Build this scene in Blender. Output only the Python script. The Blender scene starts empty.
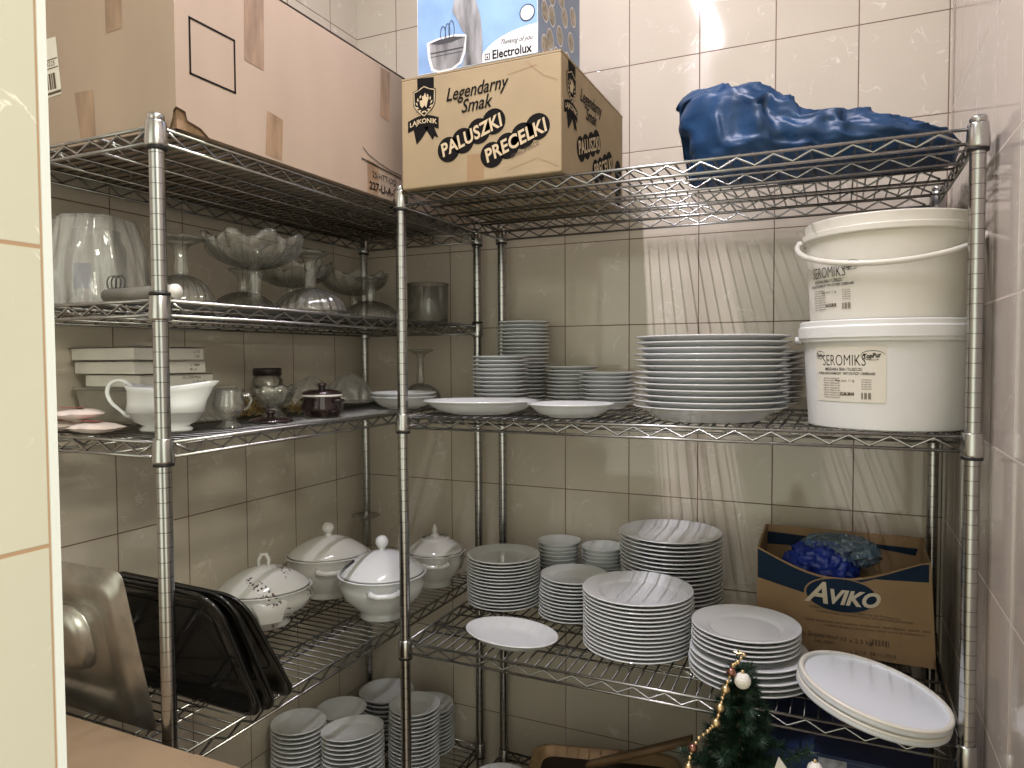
import bpy, math, random
from mathutils import Vector, Matrix, noise
PI = math.pi; cos = math.cos; sin = math.sin; R = math.radians
random.seed(7)
SC = bpy.context.scene
COL = SC.collection

# ------------------------------------------------------------------ camera, world, lamps, exposure
cam_d = bpy.data.cameras.new('camera'); cam = bpy.data.objects.new('camera', cam_d); COL.objects.link(cam); SC.camera = cam
F_PX = 718.314
cam_d.sensor_fit = 'HORIZONTAL'; cam_d.sensor_width = 36.0; cam_d.lens = 36.0*F_PX/1024.0; cam_d.clip_start = .02
yaw, pitch, roll = -0.427769, -0.037600, -0.004655
fw = Vector((sin(yaw)*cos(pitch), cos(yaw)*cos(pitch), sin(pitch)))
rt0 = Vector((cos(yaw), -sin(yaw), 0)); up0 = rt0.cross(fw)
rt = cos(roll)*rt0 + sin(roll)*up0; up = -sin(roll)*rt0 + cos(roll)*up0
M = Matrix.Identity(4)
for i in range(3):
    M[i][0] = rt[i]; M[i][1] = up[i]; M[i][2] = -fw[i]
M[0][3], M[1][3], M[2][3] = 1.52404, -2.06919, 1.41197
cam.matrix_world = M

wd = bpy.data.worlds.new('world'); SC.world = wd; wd.use_nodes = True
wd.node_tree.nodes['Background'].inputs[0].default_value = (.80, .81, .67, 1)
wd.node_tree.nodes['Background'].inputs[1].default_value = 1.55

def lamp(name, loc, sx, sy, power, colr, tilt=(0, 0, 0)):
    l = bpy.data.lights.new(name, 'AREA'); l.shape = 'RECTANGLE'; l.size = sx; l.size_y = sy; l.energy = power; l.color = colr
    o = bpy.data.objects.new(name, l); COL.objects.link(o); o.location = loc; o.rotation_euler = tilt
    return o
lamp('tube_light', (.93, -1.22, 3.035), .016, 1.20, 29, (.97, .90, 1.0))
lamp('added_fill_light', (3.00, -2.60, 3.035), .35, 1.20, 105, (1.0, .97, .80))  # added unseen light that brightens the left shelves and the partition

SC.view_settings.view_transform = 'Standard'
SC.view_settings.look = 'None'
SC.view_settings.gamma = 1
SC.view_settings.use_curve_mapping = False
SC.view_settings.exposure = .35

# ------------------------------------------------------------------ materials
def newmat(name):
    m = bpy.data.materials.new(name); m.use_nodes = True
    return m, m.node_tree.nodes, m.node_tree.links, m.node_tree.nodes['Principled BSDF']
def mat(name, colr, rough=.5, metal=0, var=0, scale=20, bump=0, bscale=60, trans=0, ior=1.45, alpha=1, coat=0, sub=0, emit=0, stretch=(1, 1, 1), detail=4, spec=.5):
    m, N, L, P = newmat(name)
    P.inputs['Base Color'].default_value = (*colr, 1); P.inputs['Roughness'].default_value = rough
    P.inputs['Metallic'].default_value = metal; P.inputs['IOR'].default_value = ior
    P.inputs['Transmission Weight'].default_value = trans; P.inputs['Alpha'].default_value = alpha
    P.inputs['Coat Weight'].default_value = coat
    if emit:
        P.inputs['Emission Color'].default_value = (*colr, 1); P.inputs['Emission Strength'].default_value = emit
    P.inputs['Specular IOR Level'].default_value = spec
    if var or bump:
        tc = N.new('ShaderNodeTexCoord'); mp = N.new('ShaderNodeMapping'); mp.inputs['Scale'].default_value = stretch
        L.new(tc.outputs['Object'], mp.inputs[0])
    if var:
        n = N.new('ShaderNodeTexNoise'); n.inputs['Scale'].default_value = scale; n.inputs['Detail'].default_value = detail
        L.new(mp.outputs[0], n.inputs['Vector'])
        r = N.new('ShaderNodeMapRange'); r.inputs[1].default_value = .3; r.inputs[2].default_value = .7
        r.inputs[3].default_value = 1-var; r.inputs[4].default_value = 1+var*.6; L.new(n.outputs[0], r.inputs[0])
        mx = N.new('ShaderNodeVectorMath'); mx.operation = 'SCALE'; mx.inputs[0].default_value = colr
        L.new(r.outputs[0], mx.inputs['Scale']); L.new(mx.outputs[0], P.inputs['Base Color'])
    if bump:
        n2 = N.new('ShaderNodeTexNoise'); n2.inputs['Scale'].default_value = bscale; n2.inputs['Detail'].default_value = 4
        L.new(mp.outputs[0], n2.inputs['Vector'])
        b = N.new('ShaderNodeBump'); b.inputs['Strength'].default_value = bump; b.inputs['Distance'].default_value = .004
        L.new(n2.outputs[0], b.inputs['Height']); L.new(b.outputs[0], P.inputs['Normal'])
    return m

def tile_mat(name, base, grout, axis, rough=.065, off=(0, 0), gw=.0013, vein=(.9, .86, .8)):
    """glazed 20 x 25 cm wall tiles; axis: which world axis runs along the wall"""
    m, N, L, P = newmat(name)
    g = N.new('ShaderNodeNewGeometry'); s = N.new('ShaderNodeSeparateXYZ'); L.new(g.outputs['Position'], s.inputs[0])
    def mth(op, a, b=None, c=None):
        n = N.new('ShaderNodeMath'); n.operation = op
        for i, v in enumerate((a, b, c)):
            if v is None: continue
            if isinstance(v, (int, float)): n.inputs[i].default_value = v
            else: L.new(v, n.inputs[i])
        return n.outputs[0]
    def cell(sock, o, size):
        q = mth('DIVIDE', mth('ADD', sock, -o), size)
        fr = mth('FRACT', q); fl = mth('FLOOR', q)
        d = mth('MULTIPLY', mth('MINIMUM', fr, mth('SUBTRACT', 1.0, fr)), size)
        return d, fl
    du, iu = cell(s.outputs[axis], off[0], .20)
    dv, iv = cell(s.outputs['Z'], off[1], .25)
    d = mth('MINIMUM', du, dv)
    gm = N.new('ShaderNodeMapRange'); gm.inputs[1].default_value = gw*.8; gm.inputs[2].default_value = gw*1.3; L.new(d, gm.inputs[0])
    # faint veins that differ per tile
    cb = N.new('ShaderNodeCombineXYZ'); L.new(mth('MULTIPLY', iu, 3.7), cb.inputs[0]); L.new(mth('MULTIPLY', iv, 5.3), cb.inputs[1])
    ad = N.new('ShaderNodeVectorMath'); ad.operation = 'ADD'; L.new(g.outputs['Position'], ad.inputs[0]); L.new(cb.outputs[0], ad.inputs[1])
    n1 = N.new('ShaderNodeTexNoise'); n1.inputs['Scale'].default_value = 9; n1.inputs['Detail'].default_value = 6; n1.inputs['Distortion'].default_value = 1.3
    L.new(ad.outputs[0], n1.inputs['Vector'])
    v = mth('ABSOLUTE', mth('SUBTRACT', n1.outputs[0], .5))
    n3 = N.new('ShaderNodeTexNoise'); n3.inputs['Scale'].default_value = 14; L.new(ad.outputs[0], n3.inputs['Vector'])
    vm = N.new('ShaderNodeMapRange'); vm.inputs[1].default_value = 0; vm.inputs[2].default_value = .016; vm.inputs[3].default_value = .6; vm.inputs[4].default_value = 0
    L.new(v, vm.inputs[0])
    gate = N.new('ShaderNodeMapRange'); gate.inputs[1].default_value = .52; gate.inputs[2].default_value = .68; L.new(n3.outputs[0], gate.inputs[0])
    vf = mth('MULTIPLY', vm.outputs[0], gate.outputs[0])
    n2 = N.new('ShaderNodeTexNoise'); n2.inputs['Scale'].default_value = 5; L.new(ad.outputs[0], n2.inputs['Vector'])
    mr = N.new('ShaderNodeMapRange'); mr.inputs[3].default_value = .93; mr.inputs[4].default_value = 1.06; L.new(n2.outputs[0], mr.inputs[0])
    bs = N.new('ShaderNodeVectorMath'); bs.operation = 'SCALE'; bs.inputs[0].default_value = base; L.new(mr.outputs[0], bs.inputs['Scale'])
    m1 = N.new('ShaderNodeMix'); m1.data_type = 'RGBA'; L.new(vf, m1.inputs[0]); L.new(bs.outputs[0], m1.inputs[6]); m1.inputs[7].default_value = (*vein, 1)
    m2 = N.new('ShaderNodeMix'); m2.data_type = 'RGBA'; L.new(gm.outputs[0], m2.inputs[0]); m2.inputs[6].default_value = (*grout, 1); L.new(m1.outputs[2], m2.inputs[7])
    L.new(m2.outputs[2], P.inputs['Base Color'])
    rr = N.new('ShaderNodeMapRange'); rr.inputs[3].default_value = .7; rr.inputs[4].default_value = rough; L.new(gm.outputs[0], rr.inputs[0]); L.new(rr.outputs[0], P.inputs['Roughness'])
    b = N.new('ShaderNodeBump'); b.inputs['Strength'].default_value = .35; b.inputs['Distance'].default_value = .0012
    hh = mth('ADD', gm.outputs[0], mth('MULTIPLY', n2.outputs[0], .9)); L.new(hh, b.inputs['Height']); L.new(b.outputs[0], P.inputs['Normal'])
    return m

BASE = (.60, .54, .445); GROUT = (.17, .10, .07)
m_tile_back = tile_mat('glazed_tile_back', BASE, GROUT, 'X', off=(.16, .005))
m_tile_left = tile_mat('glazed_tile_left', BASE, GROUT, 'Y', off=(-.142, .005))
m_tile_right = tile_mat('glazed_tile_right', (.55, .49, .43), (.60, .54, .47), 'Y', rough=.07, off=(-.175, .005), gw=.0016)
m_tile_part = tile_mat('cream_tile', (.47, .455, .385), (.33, .21, .13), 'Y', rough=.16, off=(-1.684, .005), gw=.0017, vein=(.95, .93, .85))
m_trim = mat('white_pvc', (.60, .62, .62), .35)
m_paint = mat('ceiling_paint', (.78, .76, .72), .9, var=.03)
m_floor = mat('floor_tile', (.30, .24, .18), .35, var=.15, scale=6)
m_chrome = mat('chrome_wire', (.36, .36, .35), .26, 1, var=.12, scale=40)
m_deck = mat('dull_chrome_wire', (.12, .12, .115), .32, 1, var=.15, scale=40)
m_post = mat('chrome_tube', (.50, .50, .49), .22, 1, var=.10, scale=30, stretch=(1, 1, .2))
def grooved():      # the posts carry a thin cut ring every inch
    m, N, L, P = newmat('grooved_chrome_post'); P.inputs['Metallic'].default_value = 1; P.inputs['Roughness'].default_value = .22
    tc = N.new('ShaderNodeTexCoord'); sp = N.new('ShaderNodeSeparateXYZ'); L.new(tc.outputs['Object'], sp.inputs[0])
    a = N.new('ShaderNodeMath'); a.operation = 'DIVIDE'; a.inputs[1].default_value = .0254; L.new(sp.outputs[2], a.inputs[0])
    b = N.new('ShaderNodeMath'); b.operation = 'FRACT'; L.new(a.outputs[0], b.inputs[0])
    g = N.new('ShaderNodeMapRange'); g.inputs[1].default_value = .035; g.inputs[2].default_value = .055; g.inputs[3].default_value = 0; g.inputs[4].default_value = 1; L.new(b.outputs[0], g.inputs[0])
    x = N.new('ShaderNodeMix'); x.data_type = 'RGBA'; L.new(g.outputs[0], x.inputs[0]); x.inputs[6].default_value = (.10, .10, .10, 1); x.inputs[7].default_value = (.46, .46, .45, 1)
    L.new(x.outputs[2], P.inputs['Base Color']); return m
m_groove = grooved()
m_black = mat('black_plastic', (.012, .012, .013), .45)
m_porc = mat('porcelain', (.70, .72, .73), .10, coat=.3)
m_porc2 = mat('cream_porcelain', (.66, .65, .62), .12, coat=.3)
m_kraft = mat('kraft_board', (.385, .295, .22), .82, var=.08, scale=7, bump=.10, bscale=40, stretch=(1, 1, .3))
m_kraft2 = mat('yellow_kraft_board', (.37, .285, .17), .75, var=.09, scale=8, bump=.12, bscale=30)
m_kraft3 = mat('brown_kraft_board', (.33, .215, .115), .8, var=.10, scale=9, bump=.1)
m_kraft4 = mat('dull_kraft_board', (.235, .165, .10), .8, var=.10, scale=9, bump=.1)
m_corr = mat('torn_board', (.30, .19, .11), .9, var=.3, scale=60)
m_tape = mat('packing_tape', (.33, .22, .14), .16, var=.35, scale=35, bump=.5, bscale=90, stretch=(1, 1, .25))
m_ink = mat('black_ink', (.010, .009, .009), .8, spec=.12)
m_ink2 = mat('faded_ink', (.10, .065, .04), .7)
m_lett = mat('bare_board_lettering', (.58, .47, .30), .75)
m_label = mat('paper_label', (.74, .71, .62), .6)
m_white = mat('white_card', (.70, .68, .62), .6, var=.04)
def clear(name, tint, milk, rough, ior=1.45, milkc=(.7, .7, .66), bump=0, edge=.8):
    """thin clear material: looks straight through, glints by angle, a trace of milkiness"""
    m = bpy.data.materials.new(name); m.use_nodes = True; N = m.node_tree.nodes; L = m.node_tree.links; N.remove(N['Principled BSDF'])
    tr = N.new('ShaderNodeBsdfTransparent')
    gl = N.new('ShaderNodeBsdfGlossy'); gl.inputs['Roughness'].default_value = rough
    df = N.new('ShaderNodeBsdfDiffuse'); df.inputs[0].default_value = (*milkc, 1)
    lw = N.new('ShaderNodeLayerWeight'); lw.inputs['Blend'].default_value = .5
    pw = N.new('ShaderNodeMath'); pw.operation = 'POWER'; L.new(lw.outputs['Facing'], pw.inputs[0]); pw.inputs[1].default_value = 2.2
    cm = N.new('ShaderNodeMix'); cm.data_type = 'RGBA'; L.new(pw.outputs[0], cm.inputs[0]); cm.inputs[6].default_value = (*tint, 1); cm.inputs[7].default_value = (tint[0]*edge, tint[1]*edge, tint[2]*edge, 1); L.new(cm.outputs[2], tr.inputs[0])
    fr = N.new('ShaderNodeMath'); fr.operation = 'MULTIPLY_ADD'; L.new(pw.outputs[0], fr.inputs[0]); fr.inputs[1].default_value = .55; fr.inputs[2].default_value = .09
    a = N.new('ShaderNodeMixShader'); a.inputs[0].default_value = milk; L.new(tr.outputs[0], a.inputs[1]); L.new(df.outputs[0], a.inputs[2])
    b = N.new('ShaderNodeMixShader'); L.new(fr.outputs[0], b.inputs[0]); L.new(a.outputs[0], b.inputs[1]); L.new(gl.outputs[0], b.inputs[2])
    L.new(b.outputs[0], N['Material Output'].inputs[0])
    if bump:
        tc = N.new('ShaderNodeTexCoord'); mp = N.new('ShaderNodeMapping'); mp.inputs['Scale'].default_value = (1, 1, .3); L.new(tc.outputs['Object'], mp.inputs[0])
        n = N.new('ShaderNodeTexNoise'); n.inputs['Scale'].default_value = 34; n.inputs['Detail'].default_value = 4; L.new(mp.outputs[0], n.inputs[0])
        bp = N.new('ShaderNodeBump'); bp.inputs['Strength'].default_value = bump; bp.inputs['Distance'].default_value = .006; L.new(n.outputs[0], bp.inputs['Height'])
        for q in (gl, df, lw): L.new(bp.outputs[0], q.inputs['Normal'])
    return m
m_glass = clear('pressed_glass', (.97, .975, .955), .05, .035, 1.5, edge=.14)
m_glass_ink = mat('gold_foil', (.60, .48, .25), .3, 1, bump=.6, bscale=160)
m_film = clear('clear_film', (.93, .93, .92), .30, .16, 1.5, (.8, .8, .78), bump=.9)
m_pail = mat('white_pail_plastic', (.74, .75, .73), .35, var=.02)
m_pail2 = mat('cream_pail_plastic', (.69, .67, .59), .35, var=.03)
m_lidp = mat('white_lid_plastic', (.72, .76, .79), .32)
m_bag = mat('blue_plastic_film', (.013, .052, .135), .42, var=.25, scale=12, bump=.8, bscale=26)
m_bag2 = mat('thin_blue_film', (.02, .05, .36), .22, bump=.8, bscale=50, var=.4, scale=30)
m_bag3 = clear('pale_blue_film', (.70, .82, .90), .28, .2, 1.5, (.20, .34, .46), bump=.9)
m_navy = mat('navy_print', (.010, .024, .052), .7, var=.1, spec=.2)
m_steel = mat('worn_steel', (.50, .48, .44), .40, 1, var=.35, scale=14, bump=.08)
m_enamel = mat('black_enamel', (.010, .010, .010), .12, coat=.4)
m_brownpot = mat('brown_glaze', (.018, .009, .010), .10, coat=.6)
m_wood = mat('pale_wood', (.34, .22, .11), .5, var=.2, scale=8, stretch=(1, 8, 8))
m_darkwood = mat('brown_wood', (.20, .12, .06), .5, var=.2, scale=8)
m_needle = mat('fir_needle', (.010, .035, .018), .55, var=.4, scale=80)
m_goldb = mat('gold_bead', (.62, .47, .26), .28, 1)
m_roseb = mat('rose_bead', (.26, .13, .10), .25, .9)
m_glit = mat('white_glitter', (.78, .76, .70), .7, bump=.6, bscale=400)
m_blueb = mat('blue_carton_print', (.018, .036, .105), .45, var=.08)
m_sky = mat('light_blue_print', (.26, .42, .70), .35, var=.22, scale=9)
m_skys = mat('grey_blue_print', (.20, .29, .47), .35, var=.15, scale=9)
m_pw = mat('white_print', (.80, .80, .82), .4)
m_pg = mat('silver_print', (.33, .33, .34), .4, var=.75, scale=16, stretch=(2.2, 1, .5))
m_pd = mat('dark_grey_print', (.06, .06, .07), .4)
m_tan = mat('food_photo_print', (.45, .40, .33), .5, var=.5, scale=90)
m_tube = mat('tube_glow', (1, .93, .88), .4, emit=6)
m_red = mat('red_print', (.42, .10, .10), .5, var=.3, scale=120)
m_greyroll = mat('grey_roll', (.22, .21, .19), .45, var=.1)
m_tray = clear('clear_tray', (.93, .92, .88), .18, .12, 1.5, (.8, .78, .7))
m_dkblue = mat('dark_blue_print', (.05, .07, .14), .5)
# porcelain with sprigs of flowers
def floral():
    m, N, L, P = newmat('flower_sprig_porcelain'); P.inputs['Roughness'].default_value = .1
    tc = N.new('ShaderNodeTexCoord')
    a = N.new('ShaderNodeTexNoise'); a.inputs['Scale'].default_value = 17; a.inputs['Detail'].default_value = 0; L.new(tc.outputs['Object'], a.inputs['Vector'])
    b = N.new('ShaderNodeTexVoronoi'); b.inputs['Scale'].default_value = 115; L.new(tc.outputs['Object'], b.inputs['Vector'])
    g1 = N.new('ShaderNodeMapRange'); g1.inputs[1].default_value = .62; g1.inputs[2].default_value = .66; L.new(a.outputs[0], g1.inputs[0])
    g2 = N.new('ShaderNodeMapRange'); g2.inputs[1].default_value = .42; g2.inputs[2].default_value = .36; L.new(b.outputs['Distance'], g2.inputs[0])
    mu = N.new('ShaderNodeMath'); mu.operation = 'MULTIPLY'; L.new(g1.outputs[0], mu.inputs[0]); L.new(g2.outputs[0], mu.inputs[1])
    mx = N.new('ShaderNodeMix'); mx.data_type = 'RGBA'; L.new(mu.outputs[0], mx.inputs[0]); mx.inputs[6].default_value = (.66, .66, .64, 1); mx.inputs[7].default_value = (.10, .06, .07, 1)
    L.new(mx.outputs[2], P.inputs['Base Color']); return m
m_floral = floral()

# ------------------------------------------------------------------ mesh tools
class MB:
    def __init__(s): s.v = []; s.f = []; s.sm = []
    def add(s, vs, fs, smooth=True):
        o = len(s.v); s.v += [tuple(v) for v in vs]
        for f in fs: s.f.append(tuple(i+o for i in f)); s.sm.append(smooth)
        return s
    def box(s, x0, x1, y0, y1, z0, z1, mtx=None):
        vs = [Vector((x, y, z)) for z in (z0, z1) for y in (y0, y1) for x in (x0, x1)]
        if mtx: vs = [mtx @ v for v in vs]
        return s.add(vs, [(0, 2, 3, 1), (4, 5, 7, 6), (0, 1, 5, 4), (2, 6, 7, 3), (0, 4, 6, 2), (1, 3, 7, 5)], False)
    def tube(s, pts, r, n=8, closed=False, cap=True):
        pts = [Vector(p) for p in pts]; K = len(pts); rr = r if isinstance(r, (list, tuple)) else [r]*K
        rings = []; ref = None
        for i, p in enumerate(pts):
            a = pts[(i-1) % K] if (i > 0 or closed) else p; b = pts[(i+1) % K] if (i < K-1 or closed) else p
            t = (b-a).normalized()
            if ref is None:
                ref = Vector((0, 0, 1)) if abs(t.z) < .9 else Vector((1, 0, 0))
            u = (ref - t*ref.dot(t)).normalized(); ref = u; w = t.cross(u)
            rings.append([p + (u*cos(2*PI*k/n) + w*sin(2*PI*k/n))*rr[i] for k in range(n)])
        vs = [v for rg in rings for v in rg]; fs = []
        for i in range(K if closed else K-1):
            j = (i+1) % K
            for k in range(n): fs.append((i*n+k, i*n+(k+1) % n, j*n+(k+1) % n, j*n+k))
        if cap and not closed: fs.append(tuple(range(n-1, -1, -1))); fs.append(tuple((K-1)*n+k for k in range(n)))
        return s.add(vs, fs)
    def lathe(s, prof, n=48, sx=1, sy=1, fn=None, skip=None, c=(0, 0, 0)):
        vs = []; fs = []
        for j, (r, z) in enumerate(prof):
            for k in range(n):
                a = 2*PI*k/n; q = (r*sx*cos(a), r*sy*sin(a), z)
                if fn: q = fn(j, a, r, z)
                vs.append((q[0]+c[0], q[1]+c[1], q[2]+c[2]))
        for j in range(len(prof)-1):
            for k in range(n):
                if skip and skip(j, 2*PI*(k+.5)/n): continue
                fs.append((j*n+k, j*n+(k+1) % n, (j+1)*n+(k+1) % n, (j+1)*n+k))
        if prof[0][0] > 1e-5: fs.append(tuple(range(n-1, -1, -1))) if getattr(s, 'caps', False) else None
        return s.add(vs, [f for f in fs if f])
    def sphere(s, c, r, n=14, sx=1, sy=1, sz=1):
        return s.lathe([(max(1e-6, r*sin(PI*i/(n-2))), -r*sz*cos(PI*i/(n-2))) for i in range(n-1)], n=n, sx=sx, sy=sy, c=c)
    def loft(s, rings, cap0=True, cap1=True, smooth=True):
        n = len(rings[0]); vs = [v for r in rings for v in r]; fs = []
        for j in range(len(rings)-1):
            for k in range(n): fs.append((j*n+k, j*n+(k+1) % n, (j+1)*n+(k+1) % n, (j+1)*n+k))
        if cap0: fs.append(tuple(range(n-1, -1, -1)))
        if cap1: fs.append(tuple((len(rings)-1)*n+k for k in range(n)))
        return s.add(vs, fs, smooth)
    def mesh(s, name, m=None):
        me = bpy.data.meshes.new(name); me.from_pydata(s.v, [], s.f); me.polygons.foreach_set('use_smooth', s.sm)
        me.validate(); me.update()
        if m: me.materials.append(m)
        return me
def smooth(P, r, k=5):      # Catmull-Rom through the points
    P = [Vector(p) for p in P]; o = []; q = []; n = len(P)
    for i in range(n-1):
        a, b, c, d = P[max(0, i-1)], P[i], P[i+1], P[min(n-1, i+2)]
        for j in range(k):
            t = j/k; o.append(.5*((2*b)+(c-a)*t+(2*a-5*b+4*c-d)*t*t+(3*b-a-3*c+d)*t**3)); q.append(r[i]*(1-t)+r[i+1]*t)
    return o+[P[-1]], q+[r[-1]]
def link(name, me, parent=None, loc=(0, 0, 0), rot=(0, 0, 0)):
    o = bpy.data.objects.new(name, me); COL.objects.link(o); o.location = loc; o.rotation_euler = rot
    if parent: o.parent = parent
    return o
def part(name, mb, m, parent, label=None, bevel=0, **k):
    o = link(name, mb.mesh(name, m), parent, **k)
    if label: o['label'] = label
    if bevel:
        b = o.modifiers.new('bevel', 'BEVEL'); b.width = bevel; b.segments = 2; b.limit_method = 'ANGLE'
    return o
def tag(o, label, cat, group=None, kind=None):
    o['label'] = label; o['category'] = cat
    if group: o['group'] = group
    if kind: o['kind'] = kind
    return o
def thing(name, label, cat, loc=(0, 0, 0), rz=0, group=None):
    o = link(name, None, None, loc, (0, 0, rz)); o.empty_display_size = .05
    return tag(o, label, cat, group)
def structure(name, mb, m, bevel=0):
    o = link(name, mb.mesh(name, m)); o['kind'] = 'structure'; return o
def rrect(w, h, r, z, n=6, cx=0, cy=0):
    pts = []
    for (sx, sy, a0) in ((1, 1, 0), (-1, 1, 90), (-1, -1, 180), (1, -1, 270)):
        for i in range(n+1):
            a = R(a0+90*i/n); pts.append(Vector((cx+sx*(w/2-r)+r*cos(a), cy+sy*(h/2-r)+r*sin(a), z)))
    return pts
def hard(prof, e=.0007):      # keeps the edges of a turned profile crisp under smooth shading
    out = [prof[0]]
    for (a, b), (c, d) in zip(prof, prof[1:]):
        L = math.hypot(c-a, d-b)
        if L > 3*e: out += [(a+(c-a)*e/L, b+(d-b)*e/L), (c-(c-a)*e/L, d-(d-b)*e/L)]
        out.append((c, d))
    return out
class Frame:      # a flat face: o + u*a + v*b, out along n
    def __init__(s, o, u, v): s.o = Vector(o); s.u = Vector(u); s.v = Vector(v); s.n = s.u.cross(s.v)
    def __call__(s, a, b, out=0): return s.o + s.u*a + s.v*b + s.n*out
def poly(fr, lst, name, m, parent, out=.0006):
    """printed shapes lying on a face; each a list of (a, b)"""
    mb = MB()
    for k, pts in enumerate(lst):
        ar = sum(pts[i][0]*pts[(i+1) % len(pts)][1]-pts[(i+1) % len(pts)][0]*pts[i][1] for i in range(len(pts)))
        if ar < 0: pts = pts[::-1]
        mb.add([fr(a, b, out) for a, b in pts], [tuple(range(len(pts)))], False)
    return part(name, mb, m, parent)
def ring_pts(pts, t):   # outline strips of a closed polygon as quads
    out = []; n = len(pts)
    for i in range(n):
        a = Vector(pts[i]); b = Vector(pts[(i+1) % n]); d = (b-a).normalized(); q = Vector((-d.y, d.x))*t/2; e = d*t/2
        out.append([tuple(a-e-q), tuple(b+e-q), tuple(b+e+q), tuple(a-e+q)])
    return out
def disc(a, b, r, n=22, sx=1): return [(a+r*sx*cos(2*PI*i/n), b+r*sin(2*PI*i/n)) for i in range(n)]
def text_pts(body, size, shear=0, sx=1, bold=0, track=1):
    c = bpy.data.curves.new('t', 'FONT'); c.body = body; c.size = size; c.shear = shear; c.align_x = 'CENTER'; c.offset = bold; c.space_character = track
    c.resolution_u = 3
    o = bpy.data.objects.new('t', c); me = bpy.data.meshes.new_from_object(o)
    vs = [(v.co.x*sx, v.co.y) for v in me.vertices]; fs = [tuple(p.vertices) for p in me.polygons]
    bpy.data.objects.remove(o); bpy.data.meshes.remove(me); return vs, fs
def text(mapf, body, size, at, name, m, parent, ang=0, shear=0, sx=1, bold=0, track=1, warp=None, mb=None):
    """lettering centred on at, drawn through mapf(a, b)"""
    vs, fs = text_pts(body, size, shear, sx, bold, track); ca, sa = cos(R(ang)), sin(R(ang)); out = []
    for x, y in vs:
        y -= size*.35
        if warp: x, y = warp(x, y)
        out.append(mapf(at[0]+x*ca-y*sa, at[1]+x*sa+y*ca))
    own = mb is None; mb = mb or MB(); mb.add(out, fs, False)
    return part(name, mb, m, parent) if own else mb

# ------------------------------------------------------------------ room
structure('wall_back', MB().box(-.1, 1.86, 0, .1, 0, 3.1), m_tile_back)
structure('wall_left', MB().box(-.1, 0, -2.6, 0, 0, 3.1), m_tile_left)
structure('wall_right', MB().box(1.765, 1.865, -1.74, 0, 0, 3.1), m_tile_right)
structure('wall_partition', MB().box(.80, .92, -2.6, -1.684, 0, 3.1), m_tile_part)
tr = MB().box(.797, .9212, -1.684, -1.6765, 0, 3.1)
structure('trim_1', tr, m_trim)
structure('floor', MB().box(-1.6, 3.4, -4.6, .1, -.06, 0), m_floor)
structure('ceiling', MB().box(-1.6, 3.4, -4.6, .1, 3.1, 3.16), m_paint)
for nm, lx, ly, lab in (('tube_lamp', .93, -1.22, 'white fluorescent tube lamp on the ceiling above the corner shelves'), ('tube_lamp', 3.00, -2.60, 'added tube lamp out of view beyond the right wall, lighting the left shelves')):  # the second fixture is unseen, added to go with the fill light
    t = thing(nm, lab, 'lamp', (lx, ly, 3.1))
    part('housing', MB().box(-.045, .045, -.64, .64, -.035, 0), m_trim, t, bevel=.004)
    part('tube', MB().tube([(0, -.58, -.048), (0, .58, -.048)], .011, 10), m_tube, t)

# ------------------------------------------------------------------ wire shelving
ZT, Z2, Z3, Z4, ZB = 1.798, 1.510, 1.269, .719, .163
DK = .0045                                # deck top above the rim wire centre
def zig(mb, a, b, zc, r, pitch=.0675):
    a = Vector(a); b = Vector(b); L = (b-a).length; n = max(2, round((L-.05)/(pitch/2))); d = (b-a)/L; pts = []
    for i in range(n+1):
        p = a + d*(.025+(L-.05)*i/n); pts.append((p.x, p.y, zc + (-.0035 if i % 2 == 0 else -.0215)))
    mb.tube(pts, r, 6)
def shelf_meshes(Lx, Dy, nm):
    rim = MB()
    for (a, b) in (((0, 0), (Lx, 0)), ((0, Dy), (Lx, Dy)), ((0, 0), (0, Dy)), ((Lx, 0), (Lx, Dy))):
        A = (a[0], a[1], 0); B_ = (b[0], b[1], 0)
        rim.tube([A, B_], .0032, 8); rim.tube([(A[0], A[1], -.025), (B_[0], B_[1], -.025)], .0032, 8); zig(rim, A, B_, 0, .0026)
    deck = MB(); n = int((Lx-.03)/.0254)
    for i in range(n):
        x = Lx/2 + (i-(n-1)/2)*.0254
        deck.tube([(x, 0, .0025), (x, Dy, .0025)], .0019, 6)
    tr_ = MB(); k = 3 if Dy > .5 else 2
    for j in range(k):
        y = Dy*(j+1)/(k+1)
        tr_.tube([(0, y, -.0025), (Lx, y, -.0025)], .0028, 6); tr_.tube([(.0, y, -.025), (Lx, y, -.025)], .0028, 6); zig(tr_, (0, y, 0), (Lx, y, 0), 0, .0022)
    return rim.mesh(nm+'_rim', m_chrome), deck.mesh(nm+'_deck', m_deck), tr_.mesh(nm+'_truss', m_chrome)
def collar_mesh():
    return MB().lathe([(.0130, -.034), (.0178, -.034), (.0186, -.030), (.0165, .006), (.0158, .008), (.0130, .008), (.0130, -.034)], 20).mesh('collar', m_post)
def ring_mesh():
    return MB().lathe([(.0130, -.0025), (.0172, -.0025), (.0172, .0025), (.0130, .0025), (.0130, -.0025)], 20).mesh('sleeve_ring', m_black)
def post_mesh(H):
    return MB().lathe([(1e-6, .012), (.0126, .012), (.0126, .0125), (.0126, .9), (.0126, H-.0045), (.0126, H-.004), (.0115, H-.001), (1e-6, H)], 28).mesh('post', m_groove)
COLR, RING, POST = collar_mesh(), ring_mesh(), post_mesh(1.817)
FOOT = MB().lathe([(1e-6, 0), (.014, 0), (.017, .004), (.012, .014), (1e-6, .016)], 16).mesh('levelling_foot', m_black)
CAP = MB().lathe([(.0131, 1.805), (.0136, 1.805), (.0136, 1.815), (.012, 1.818), (1e-6, 1.819)], 18).mesh('end_cap', m_post)
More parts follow.
